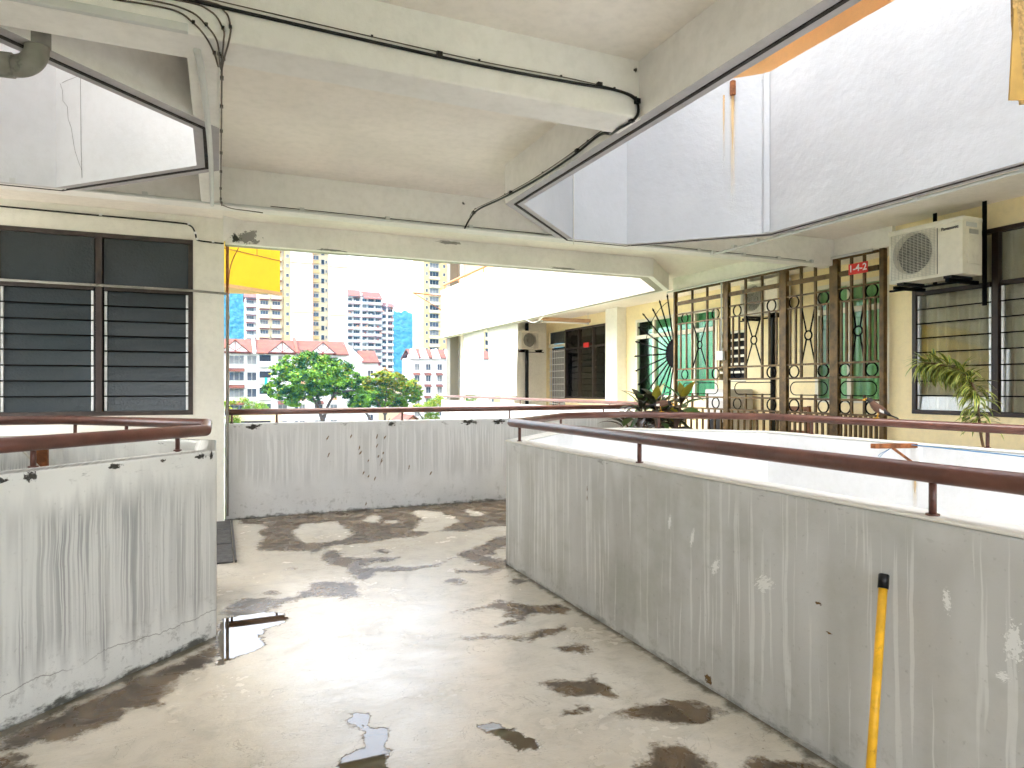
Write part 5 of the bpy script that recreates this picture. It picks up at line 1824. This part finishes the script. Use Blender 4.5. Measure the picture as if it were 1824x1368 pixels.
cols = [(-6.6, 2.7, 2), (-3.6, 1.7, 1), (-0.7, 1.9, 1), (2.95, 2.6, 2), (5.58, 1.7, 1), (7.9, 1.95, 1), (11.0, 1.7, 1), (13.5, 0.75, 0), (14.55, 1.1, 1), (17.6, 1.6, 1), (20.45, 1.4, 1)]
for fl in range(5):
    zc = 6.55 - 3.05 * fl
    for ci, (x, w_, bars) in enumerate(cols):
        if ci in (2, 5):                                     # balcony bay: flat dark panel painted as the shaded opening, with rail
            MB().box(x - 1.0, x + 1.0, Y0 - 0.03, Y0 + 0.02, zc - 1.0, zc + 0.95).build("balcony_shade_panel", M['b_dark'], rh)
            MB().box(x - 1.05, x + 1.05, Y0 - 0.75, Y0 - 0.65, zc - 1.05, zc - 0.25).build("balcony_rail", M['b_white'] if fl % 2 == 0 else M['b_frame'], rh)
            MB().box(x - 1.1, x + 1.1, Y0 - 0.8, Y0 - 0.031, zc - 1.25, zc - 1.06).build("balcony_slab", M['b_white'], rh)
        else:
            window(rh, x, Y0, zc, w_, 1.65, bars)
            if (ci == 3 and fl in (1, 2, 3, 4)) or (ci in (6, 9) and fl in (3,)) or (ci == 0 and fl in (1, 2, 3)):
                awning(rh, x, Y0 - 0.02, zc + 0.95, w_ + 0.1, 1.0)
            if ci in (8, 10) and fl in (1, 2):
                MB().box(x - 0.6, x + 0.6, Y0 - 0.10, Y0 - 0.0, zc - 1.5, zc - 0.88).build("panel", M['b_peach'], rh)
    MB().box(-9.0, 23.02, Y0 - 0.06, Y0 - 0.002, zc - 1.62, zc - 1.52).build("string_course", M['b_frame'], rh)
MB().box(3.6, 3.68, Y0 - 0.4, Y0 - 0.35, 6.6, 6.9).build("pipe_stub", M['b_frame'], rh)
m_ = MB().box(7.75, 8.25, Y0 - 0.82, Y0 - 0.79, 1.75, 3.3)
m_.build("hung_cloth", plain('turquoise cloth', (0.02, 0.30, 0.27), 0.8), rh)

r2 = thing("terrace_block", "plain white house end with a short red tiled roof right of the big tree", "building", (25, 140, GZ))
MB().box(23.6, 30.0, 138, 147, GZ, 6.6).build("wall", M['b_white'], r2)
pitched(MB(), 26.6, 30.2, 138, 147, 6.9, 9.2).build("roof", M['tiles'], r2)
m_ = MB()
m_.v = [(23.6, 137.9, 6.4), (26.9, 137.9, 6.4), (26.9, 137.9, 7.2), (23.6, 137.9, 10.4), (23.6, 138.3, 6.4), (26.9, 138.3, 6.4), (26.9, 138.3, 7.2), (23.6, 138.3, 10.4)]
for q_ in ((0, 1, 2, 3), (7, 6, 5, 4), (0, 4, 5, 1), (1, 5, 6, 2), (2, 6, 7, 3), (3, 7, 4, 0)):
    m_.face(q_)
m_.build("gable_wall", M['b_white'], r2)
for fl in range(4):
    window(r2, 28.4, 138, 4.3 - 3.0 * fl, 1.2, 1.3)

# tall pale tower
Y1 = 222.0
tw = thing("apartment_tower", "tallest pale apartment tower with blank white walls and a central window strip", "building", (26, Y1, GZ))
MB().box(20.6, 27.2, Y1, Y1 + 18, GZ, 66).build("wall", M['b_white'], tw)
MB().box(32.4, 38.4, Y1 + 0.5, Y1 + 18, GZ, 66).build("wall", M['b_white'], tw)
MB().box(27.2, 32.4, Y1 + 2.6, Y1 + 17.9, GZ, 66).build("recess_wall", M['b_cream'], tw)
MB().box(11.5, 20.6, Y1 + 3.5, Y1 + 17.8, GZ, 66).build("wall", M['b_cream'], tw)
MB().box(18.9, 20.6, Y1 + 1.2, Y1 + 3.5, GZ, 66).build("wall", M['b_yellow'], tw)
MB().box(27.21, 27.5, Y1 - 0.3, Y1 + 2.6, GZ, 66).build("fin", M['b_peach'], tw)
for z in (9.5, 25.0, 40.6, 56.0):
    MB().box(20.5, 27.19, Y1 - 0.15, Y1 - 0.01, z, z + 0.35).build("string_course", M['b_peach'], tw)
    MB().box(32.41, 38.5, Y1 + 0.35, Y1 + 0.49, z - 0.4, z - 0.05).build("string_course", M['b_peach'], tw)
bal = MB().box(-1.55, 1.55, -1.3, 0, -0.55, 0.5).mesh("balcony", [M['b_cream']])
bal2 = MB().box(-1.2, 1.2, -0.9, 0, -0.5, 0.55).mesh("balcony", [M['b_yellow']])
hood = MB().box(-1.5, 1.5, -1.25, 0, -0.08, 0.08).mesh("hood", [M['b_red']])
for fl in range(22):
    z = -6.5 + 3.05 * fl
    window(tw, 28.6, Y1 + 2.58, z + 1.0, 1.9, 1.35, 1, M['b_glass'])
    inst("balcony", bal2, tw, (28.6, Y1 + 2.58, z - 0.4), None, (0.85, 0.5, 1))
    window(tw, 30.8, Y1 + 2.58, z - 0.3, 1.1, 1.7, 0, M['b_dark'])
    window(tw, 31.9, Y1 + 2.58, z - 0.2, 0.6, 1.0, 0)
    for x in (13.0, 16.6):
        inst("balcony", bal, tw, (x, Y1 + 3.48, z - 0.3))
        window(tw, x, Y1 + 3.48, z + 1.0, 2.4, 1.3, 2)
        inst("hood", hood, tw, (x, Y1 + 3.48, z + 1.95))
    window(tw, 19.8, Y1 + 1.18, z + 0.6, 1.0, 1.2, 0)
MB().box(11.0, 38.8, Y1 - 0.4, Y1 + 18.3, 66.01, 67).build("parapet", M['b_cream'], tw)


def flats(name_label, Y_, x0, x1, ztop, nb, fh, roofs, wallm, seed, red=0.6, depth=14):
    r = random.Random(seed)
    b_ = thing("apartment_block", name_label, "building", ((x0 + x1) / 2, Y_, GZ))
    MB().box(x0, x1, Y_, Y_ + depth, GZ, ztop).build("wall", wallm, b_)
    bw_ = (x1 - x0) / nb
    slab = MB().box(-bw_ * 0.47, bw_ * 0.47, -1.5, 0, -0.65, 0.45).mesh("balcony", [M['b_white']])
    led = MB()
    led.v = [(-bw_ * 0.48, 0, 0.35), (bw_ * 0.48, 0, 0.35), (bw_ * 0.48, -1.7, -0.1), (-bw_ * 0.48, -1.7, -0.1), (-bw_ * 0.48, 0, 0.15), (bw_ * 0.48, 0, 0.15), (bw_ * 0.48, -1.7, -0.28), (-bw_ * 0.48, -1.7, -0.28)]
    for q_ in ((0, 3, 2, 1), (4, 5, 6, 7), (3, 7, 6, 2), (0, 4, 7, 3), (1, 2, 6, 5)):
        led.face(q_)
    led = led.mesh("ledge", [M['b_red']])
    airm = MB().box(-0.45, 0.45, -0.3, 0, -0.3, 0.3).mesh("air_unit", [M['b_frame']])
    clo = [MB().box(-0.5, 0.5, -0.03, 0, -0.5, 0.4).mesh("hung_cloth", [M[q_]]) for q_ in ('b_peach', 'b_glass', 'b_red')]
    z = ztop - 1.7
    while z > GZ + 2:
        for i in range(nb):
            x = x0 + bw_ * (i + 0.5)
            yy = Y_ - (1.3 if (i // 2) % 2 else 0.0) + 1.0 - 1.0
            window(b_, x, Y_, z, bw_ * 0.78, 1.45, 2 if bw_ > 3 else 1)
            inst("balcony", slab, b_, (x, Y_ - 0.001, z - 1.35))
            if r.random() < 0.45:
                inst("air_unit", airm, b_, (x + bw_ * r.uniform(-0.3, 0.3), Y_ - 1.62, z - 1.15 + r.uniform(-0.1, 0.5)))
            if r.random() < 0.18:
                inst("hung_cloth", clo[r.randrange(3)], b_, (x + bw_ * r.uniform(-0.3, 0.3), Y_ - 1.56, z - 0.45))
            if r.random() < red:
                inst("ledge", led, b_, (x, Y_ - 0.001, z + 0.95))
        z -= fh
    for (a, c_, ze, zr) in roofs:
        pitched(MB(), a, c_, Y_ - 1, Y_ + depth, ze, zr, 0, 1.0).build("roof", M['tiles'], b_)
    for x in (x0 + (x1 - x0) * 0.42,):
        MB().box(x - 0.35, x + 0.35, Y_ - 1.7, Y_ - 0.01, GZ, ztop + 1.5).build("fin_wall", M['b_white'], b_)
    return b_


flats("white balcony block with red ledges between the yellow wall and the tower", 295, 9.8, 28.0, 38.0, 5, 3.15, [(9.3, 20.0, 38.3, 41.0)], M['b_white'], 2)
flats("white balcony block with stepped red roofs to the right of the tower", 325, 55.0, 72.4, 45.0, 5, 3.05, [(54.5, 62.8, 45.2, 49.0), (63.6, 72.6, 44.2, 48.4)], M['b_white'], 3)
flats("narrow stepped wing with a red roof at the edge of the hill view", 326, 72.45, 78.2, 40.6, 2, 3.05, [(72.0, 79.2, 40.9, 43.6)], M['b_white'], 4)

Y4 = 230.0
rt = thing("apartment_tower", "cream tower with dark balconies rising behind the far wing's end column", "building", (80, Y4, GZ))
MB().box(66.2, 104, Y4, Y4 + 15, GZ, 62).build("wall", M['b_yellow'], rt)
airm2 = MB().box(-0.5, 0.5, -0.35, 0, -0.3, 0.35).mesh("air_unit", [M['b_frame']])
cbal = MB().box(-1.9, 1.9, -1.0, 0, -0.6, 0.35).mesh("balcony", [M['b_cream']])
for fl in range(23):
    z = -6.6 + 2.98 * fl
    for (x, w_, bal_) in ((67.2, 0.9, 0), (69.9, 3.4, 1), (73.6, 0.9, 0), (77.0, 3.4, 1), (81.0, 0.9, 0), (85.0, 3.4, 1), (91.0, 3.4, 1)):
        window(rt, x, Y4, z + 0.5, w_, 1.7 if bal_ else 1.2, 2 if bal_ else 0, M['b_dark'] if bal_ and rb.random() < 0.5 else None)
        if bal_ and rb.random() < 0.6:
            inst("air_unit", airm2, rt, (x + rb.uniform(-1.2, 1.2), Y4 - 1.01, z - 1.0))
        if bal_:
            inst("balcony", cbal, rt, (x, Y4 - 0.001, z - 0.9))
MB().box(74.4, 74.9, Y4 - 0.6, Y4 - 0.01, GZ, 62).build("fin_wall", M['b_peach'], rt)

# terrace on the right with three steep gables
Y5 = 165.0
rr_ = thing("terrace_block", "white terrace with three steep white gables and red tiles beside the far wing", "building", (50, Y5, GZ))
MB().box(44.4, 66.0, Y5, Y5 + 10, GZ, 9.0).build("wall", M['b_white'], rr_)
roof = pitched(MB(), 44.1, 66.3, Y5, Y5 + 10, 9.3, 11.4).build("roof", M['tiles'], rr_)
for gx in (44.9, 47.5, 50.6, 54.2, 57.8):
    MB().prism([(gx - 0.9, Y5 - 0.95), (gx + 0.9, Y5 - 0.95), (gx + 0.9, Y5 - 0.85), (gx - 0.9, Y5 - 0.85)], 9.0, 9.05).build("gable_sill", M['b_white'], roof)
    m_ = MB()
    m_.v = [(gx - 1.1, Y5 - 0.95, 8.6), (gx + 1.1, Y5 - 0.95, 8.6), (gx, Y5 - 0.95, 11.3), (gx - 1.1, Y5 + 3.0, 8.6), (gx + 1.1, Y5 + 3.0, 8.6), (gx, Y5 + 4.0, 11.3)]
    for q_ in ((0, 1, 2), (0, 2, 5, 3), (1, 4, 5, 2)):
        m_.face(q_)
    m_.build("gable", M['b_white'], roof)
for fl in range(6):
    z = 6.6 - 2.9 * fl
    for x in (45.7, 48.6, 51.6, 55.2, 58.6):
        window(rr_, x, Y5, z, 1.3, 1.6, 1)
        if fl in (1, 2, 3):
            awning(rr_, x - 0.2, Y5 - 0.02, z + 0.9, 1.8, 0.9)

# low houses in the middle distance
def house(label, x0, x1, y0, y1, ze, zr, roofm, wallm):
    h_ = thing("low_house", label, "house", ((x0 + x1) / 2, y0, GZ))
    m_ = MB().box(x0, x1, y0, y1, GZ, ze)
    xm = (x0 + x1) / 2
    m_.quad([(x0, y0 - 0.01, ze), (x1, y0 - 0.01, ze), (xm, y0 - 0.01, zr - 0.3)])
    m_.build("wall", wallm, h_)
    for s_ in (-1, 1):
        r_ = MB()
        xe = x0 - 0.8 if s_ < 0 else x1 + 0.8
        a = [(xe, y0 - 0.8, ze - 0.3), (xm, y0 - 0.8, zr), (xm, y1 + 0.8, zr), (xe, y1 + 0.8, ze - 0.3)]
        r_.v = a + [(x, y, z - 0.25) for x, y, z in a]
        for q_ in ((0, 1, 2, 3), (7, 6, 5, 4), (0, 4, 5, 1), (1, 5, 6, 2), (2, 6, 7, 3), (3, 7, 4, 0)):
            r_.face(q_)
        r_.build("roof", roofm, h_)
    window(h_, xm, y0 - 0.02, ze - 1.6, 1.6, 1.2)
    return h_


M['orange_tiles'] = plain('orange roof', (0.42, 0.22, 0.10), 0.85, 0.15, 0.8)
house("low house with an orange gabled roof behind the flowering tree", 29.6, 38.4, 150, 164, 2.0, 5.9, M['orange_tiles'], M['b_cream'])
house("low house with a dark tiled roof under the flowering tree", 27.4, 33.0, 112, 120, -5.6, -3.2, M['tiles'], M['b_peach'])
for (x0, x1, y, z, lab) in ((78, 88, 420, 22, "distant white block at the foot of the hill nearest the stepped wing"), (88, 110, 460, 18, "distant low white block at the foot of the hill behind the steep gables")):
    d_b = thing("distant_block", lab, "building", ((x0 + x1) / 2, y, GZ))
    MB().box(x0, x1, y, y + 15, GZ, z).build("wall", M['b_white'], d_b)
    for i in range(int((x1 - x0) / 3)):
        for fl in range(4):
            window(d_b, x0 + 1.8 + i * 3, y, z - 2 - fl * 3, 1.5, 1.3, 0)
gh = thing("guard_house", "low cream shelter with dark slots below the brown handrail", "building", (3.2, 62, GZ))
MB().box(1.2, 5.0, 62, 66, GZ, -0.9).build("wall", M['b_cream'], gh)
MB().box(0.9, 1.3, 61.6, 61.99, GZ, -0.8).build("end_pier", M['orange_wall'], gh)
for z in (-1.6, -2.2, -2.8):
    MB().box(1.7, 4.1, 61.95, 61.995, z - 0.16, z + 0.16).build("slot", M['b_dark'], gh)


# hills
def hill(label, x0, x1, y0, y1, prof, seed, nx=170, ny=46):
    m_ = MB()
    for j in range(ny + 1):
        for i in range(nx + 1):
            x = x0 + (x1 - x0) * i / nx
            f = j / ny
            y = y0 + (y1 - y0) * f
            s_ = math.sin(min(1.0, f * 1.15) * math.pi / 2) ** 0.9
            h = prof(x) * s_
            n = mnoise.fractal(Vector((x * 0.008 + seed, y * 0.012, 0)), 1.0, 2.0, 4)
            n2 = mnoise.noise(Vector((x * 0.055, y * 0.055, seed)))
            n3 = mnoise.noise(Vector((x * 0.16, y * 0.16, seed + 3)))
            m_.v.append((x, y, GZ + max(0, h * (1 + 0.13 * n)) + (13 * abs(n2) + 7 * n3) * min(1, f * 4)))
    for j in range(ny):
        for i in range(nx):
            a = j * (nx + 1) + i
            m_.face((a, a + 1, a + nx + 2, a + nx + 1), 0, None, True)
    o_ = m_.build("hill", M['forest'])
    o_["kind"] = "structure"
    o_["label"] = label
    return o_


t = NT('forest')
c = t.coord("Object")
v = t.voro(c, 0.10)
n = t.noise(c, 0.03, 6, 0.7)
t.set(Base_Color=t.mix(t.ramp(t.math('ADD', t.math('MULTIPLY', v, 0.6), t.math('MULTIPLY', n, 0.6)), 0.3, 0.85), (0.004, 0.022, 0.020), (0.012, 0.055, 0.040)), Roughness=0.95)
t.bump(t.math('SUBTRACT', 1.0, v), 1.0, 6.0)
M['forest'] = t.m
hill("wooded hill behind the towers", -350, 1250, 1250, 1560, lambda x: 215 - 0.105 * max(0, x - 100) + 12 * math.sin(x * 0.012), 2.0, 300, 80)


# ------------------------------------------------------------------ trees
def leaf_tone(name, a, b):
    t = NT(name)
    c = t.coord("Object")
    t.set(Base_Color=t.mix(t.noise(c, 0.9, 4), a, b), Roughness=0.7, Specular_IOR_Level=0.2)
    return t.m


M['tree_leaf'] = leaf_tone('tree leaf', (0.060, 0.165, 0.010), (0.14, 0.27, 0.018))  # lit leaf green, highlights put into the colour
M['tree_leaf_shade'] = leaf_tone('tree leaf shade', (0.012, 0.050, 0.012), (0.035, 0.105, 0.016))  # darker copy of the leaf green; crown shade put into the colour
M['tree_yellow'] = leaf_tone('yellow blossom', (0.32, 0.24, 0.008), (0.20, 0.21, 0.012))
M['tree_lime'] = leaf_tone('lime leaf', (0.10, 0.19, 0.02), (0.18, 0.23, 0.03))
M['bark'] = plain('bark', (0.06, 0.045, 0.038), 0.9, 0.3, 3, 0.5, 20)


def tree(label, base, trunk_pts, trunk_r, limbs, clumps, n, size, seed, mats=('tree_leaf', 'tree_leaf_shade', 'tree_yellow'), yel=0.1, ytop=True, group="trees beyond the corridor end"):
    """trunk and limbs plus a crown of many small leaf faces gathered in clumps"""
    o_ = thing("tree", label, "tree", base, group)
    r = random.Random(seed)
    m_ = MB()
    path = smooth_path(trunk_pts, 5)
    m_.tube(path, trunk_r, 9, 0, True, [trunk_r * (1 - 0.5 * i / len(path)) for i in range(len(path))])
    for lp in limbs:
        p_ = smooth_path(lp, 5)
        m_.tube(p_, trunk_r, 7, 0, True, [trunk_r * (0.62 - 0.5 * i / len(p_)) for i in range(len(p_))])
    m_.build("trunk", M['bark'], o_)
    cm = MB()
    tot = sum(c_[3] ** 2 for c_ in clumps)
    zmax = max(c_[2] + c_[3] for c_ in clumps)
    zmin = min(c_[2] - c_[3] for c_ in clumps)
    for (x, y, z, rad) in clumps:
        k = int(n * rad ** 2 / tot)
        # sub-clusters give the light and dark tufts
        subs = []
        for _ in range(max(6, int(22 * rad))):
            v_ = Vector((r.gauss(0, 1), r.gauss(0, 1), r.gauss(0, 1))).normalized() * rad * r.uniform(0.55, 1.0)
            subs.append((Vector((x, y, z)) + Vector((v_.x, v_.y, v_.z * 0.72)), r.uniform(0.22, 0.42) * max(0.9, rad * 0.6), r.random()))
        for _ in range(k):
            sc, sr, tone = subs[r.randrange(len(subs))]
            v_ = Vector((r.gauss(0, 1), r.gauss(0, 1), r.gauss(0, 0.55)))
            p = sc + v_ * sr * 0.62
            nrm = (Vector((r.gauss(0, 1), r.gauss(0, 1), abs(r.gauss(0, 1)) + 0.5))).normalized()
            u_ = nrm.orthogonal().normalized()
            u_ = Matrix.Rotation(r.uniform(0, 6.28), 3, nrm) @ u_
            w_ = nrm.cross(u_)
            s_ = size * r.uniform(0.6, 1.3)
            f = (p.z - zmin) / (zmax - zmin)
            mi = 0 if tone < 0.6 else 1
            if r.random() < yel * ((f * 1.8) if ytop else 1):
                mi = 2
            cm.quad([p - u_ * s_, p - w_ * s_ * 0.5, p + u_ * s_, p + w_ * s_ * 0.5], mi)
    cm.build("crown", [M[q_] for q_ in mats], o_)
    return o_


rt_ = random.Random(9)
# big spreading tree
cl = []
for (u_, z, rad) in ((6.6, 1.2, 1.6), (7.6, 3.3, 1.7), (8.0, 0.4, 1.7), (9.4, 4.6, 1.9), (9.6, 2.2, 2.0), (10.4, 0.6, 1.8), (11.2, 4.9, 1.9), (11.6, 2.6, 2.1), (12.6, 1.2, 1.7), (13.0, 4.4, 1.9), (13.8, 2.6, 2.0), (14.8, 3.9, 1.9), (15.2, 1.4, 1.9), (16.3, 2.7, 1.7), (17.0, 0.8, 1.6), (17.4, -0.3, 1.2), (8.8, -0.2, 1.2)):
    cl.append((u_, 92 + rt_.uniform(-2.5, 2.5), z, rad))
tree("large spreading green tree with forked trunk in front of the timbered terrace", (12.6, 92, GZ),
     [(12.9, 92, GZ), (12.8, 92, -6), (12.7, 92, -3.4), (12.6, 92, -2.6)], 0.42,
     [[(12.6, 92, -3.0), (12.0, 92, -1.2), (11.2, 91.6, 0.2), (9.4, 91, 1.8)], [(12.6, 92, -3.0), (13.3, 92, -1.0), (14.3, 92.4, 0.8), (15.0, 92.5, 3.0)], [(12.2, 92, -0.8), (11.7, 92, 1.5), (11.6, 92, 4.0)], [(11.2, 91.6, 0.2), (9.9, 91.6, 0.3), (8.0, 91.4, 0.8)], [(14.0, 92.3, 0.6), (15.5, 92, 0.9), (16.9, 92, 1.0)]],
     cl, 34000, 0.19, 21, yel=0.05)
cl = []
for (u_, z, rad) in ((19.3, 0.2, 1.4), (20.4, 1.9, 1.6), (20.6, -0.4, 1.6), (22.0, 3.0, 1.6), (22.4, 0.8, 1.9), (23.8, 2.8, 1.6), (24.3, 0.4, 1.8), (25.4, 1.8, 1.5), (26.4, 0.3, 1.5), (22.6, -1.3, 1.3), (24.8, -1.2, 1.2), (27.0, 1.0, 1.0)):
    cl.append((u_, 98 + rt_.uniform(-2, 2), z, rad))
tree("round tree sprinkled with yellow blossom in front of the orange gable", (22.5, 98, GZ),
     [(22.2, 98, GZ), (22.3, 98, -5), (22.3, 98, -2.0)], 0.28,
     [[(22.3, 98, -2.6), (21.4, 98, -1.0), (20.2, 98, 0.5)], [(22.3, 98, -2.6), (23.4, 98, -0.8), (24.8, 98, 0.8)], [(22.3, 98, -2.0), (22.5, 98, 0.5), (22.6, 98, 2.0)]],
     cl, 25000, 0.18, 22, yel=0.36)
tree("slanting thin tree between the spreading tree and the blossoming one", (21.0, 96, GZ),
     [(21.6, 95, GZ), (20.6, 95, -5.0), (19.0, 95, -2.2), (17.6, 95, -0.4)], 0.22, [[(19.4, 95, -2.8), (18.4, 95, -1.6), (17.0, 95, -0.9)]],
     [(18.0, 95, -0.6, 1.3), (17.2, 95, -1.2, 0.9), (19.2, 95, 0.2, 1.2)], 3800, 0.15, 23, yel=0.02)
tree("pale lime shrub tree low against the white terrace", (3.0, 70, GZ), [(3.0, 70, GZ), (3.0, 70, -4), (3.0, 70, -1.5)], 0.12, [[(3.0, 70, -2.2), (3.4, 70, -1.0), (3.7, 70, -0.4)]],
     [(2.5, 70, 0.1, 0.6), (3.1, 70, -0.5, 0.9), (3.8, 70, -0.8, 0.8), (2.4, 70, -1.1, 0.8), (4.1, 70, -1.4, 0.7)], 5200, 0.07, 24, ('tree_lime', 'tree_leaf', 'tree_yellow'), 0.10)
tree("pale lime shrub beside the pillar edge beyond the handrail", (1.0, 58, GZ), [(1.0, 58, GZ), (0.95, 58, -3), (0.9, 58, -1.0)], 0.10, [[(0.95, 58, -2), (0.7, 58, -0.8), (0.5, 58, 0)]],
     [(0.75, 58, 0.1, 0.55), (0.9, 58, -0.6, 0.6), (1.2, 58, -1.6, 0.7), (1.4, 58, -2.4, 0.6)], 3600, 0.07, 25, ('tree_lime', 'tree_leaf', 'tree_yellow'), 0.15)
tree("bright green tree low beside the far wing's end column", (17.6, 60, GZ), [(17.8, 60, GZ), (17.7, 60, -4), (17.6, 60, -1.6)], 0.14, [[(17.6, 60, -2.4), (17.0, 60, -1.2), (16.5, 60, -0.6)]],
     [(17.0, 60, -0.5, 0.7), (17.9, 60, -0.6, 0.9), (18.6, 60, 0.1, 0.8), (17.9, 60, -1.6, 0.8), (16.6, 60, -0.4, 0.45), (19.2, 60, -0.2, 0.9)], 6000, 0.09, 26, ('tree_leaf', 'tree_lime', 'tree_yellow'), 0.12)
tree("blossoming bush seen through the gap beside the end column", (26.4, 75, GZ), [(26.4, 75, GZ), (26.4, 75, -3), (26.4, 75, 0)], 0.14, [[(26.4, 75, -1), (26.0, 75, 0.2), (25.7, 75, 1.0)]],
     [(25.9, 75, 0.6, 1.0), (26.9, 75, 0.2, 1.1), (27.8, 75, 0.9, 1.0), (26.5, 75, 1.3, 0.8)], 4200, 0.11, 27, ('tree_lime', 'tree_leaf', 'tree_yellow'), 0.3)
tree("dark round tree behind the orange gable", (39.0, 190, GZ), [(39, 190, GZ), (39, 190, -2), (39, 190, 2)], 0.3, [[(39, 190, 0), (38, 190, 2), (37.6, 190, 4)]],
     [(37.8, 190, 2.5, 2.4), (41, 190, 2.0, 2.8), (44, 190, 1.6, 2.6), (46, 190, 0.4, 2.2), (39.5, 190, 0.0, 2.4)], 6000, 0.24, 28, yel=0.0)
tree("small dark tree by the tall tower's foot right of the red roof", (36.0, 172, GZ), [(34, 172, GZ), (34, 172, 0), (34, 172, 3)], 0.25, [[(34, 172, 1), (34.8, 172, 3), (35.2, 172, 4.5)]],
     [(33.6, 172, 4.8, 1.6), (34.8, 172, 4.0, 1.5), (33.0, 172, 3.4, 1.3)], 2600, 0.2, 29, yel=0.0)


# ------------------------------------------------------------------ haze in the valley air
hz = MB().box(-750, 1750, -350, 1850, GZ - 1.0, 262).build("haze", [])
hz["kind"] = "stuff"
hm = bpy.data.materials.new("haze air")
hm.use_nodes = True
hn = hm.node_tree.nodes
hn.clear()
ho = hn.new("ShaderNodeOutputMaterial")
pv = hn.new("ShaderNodeVolumePrincipled")
pv.inputs["Color"].default_value = (0.07, 0.42, 0.80, 1)
pv.inputs["Density"].default_value = 2.2e-4
pv.inputs["Anisotropy"].default_value = 0.0
hm.node_tree.links.new(pv.outputs[0], ho.inputs["Volume"])
hz.data.materials.append(hm)
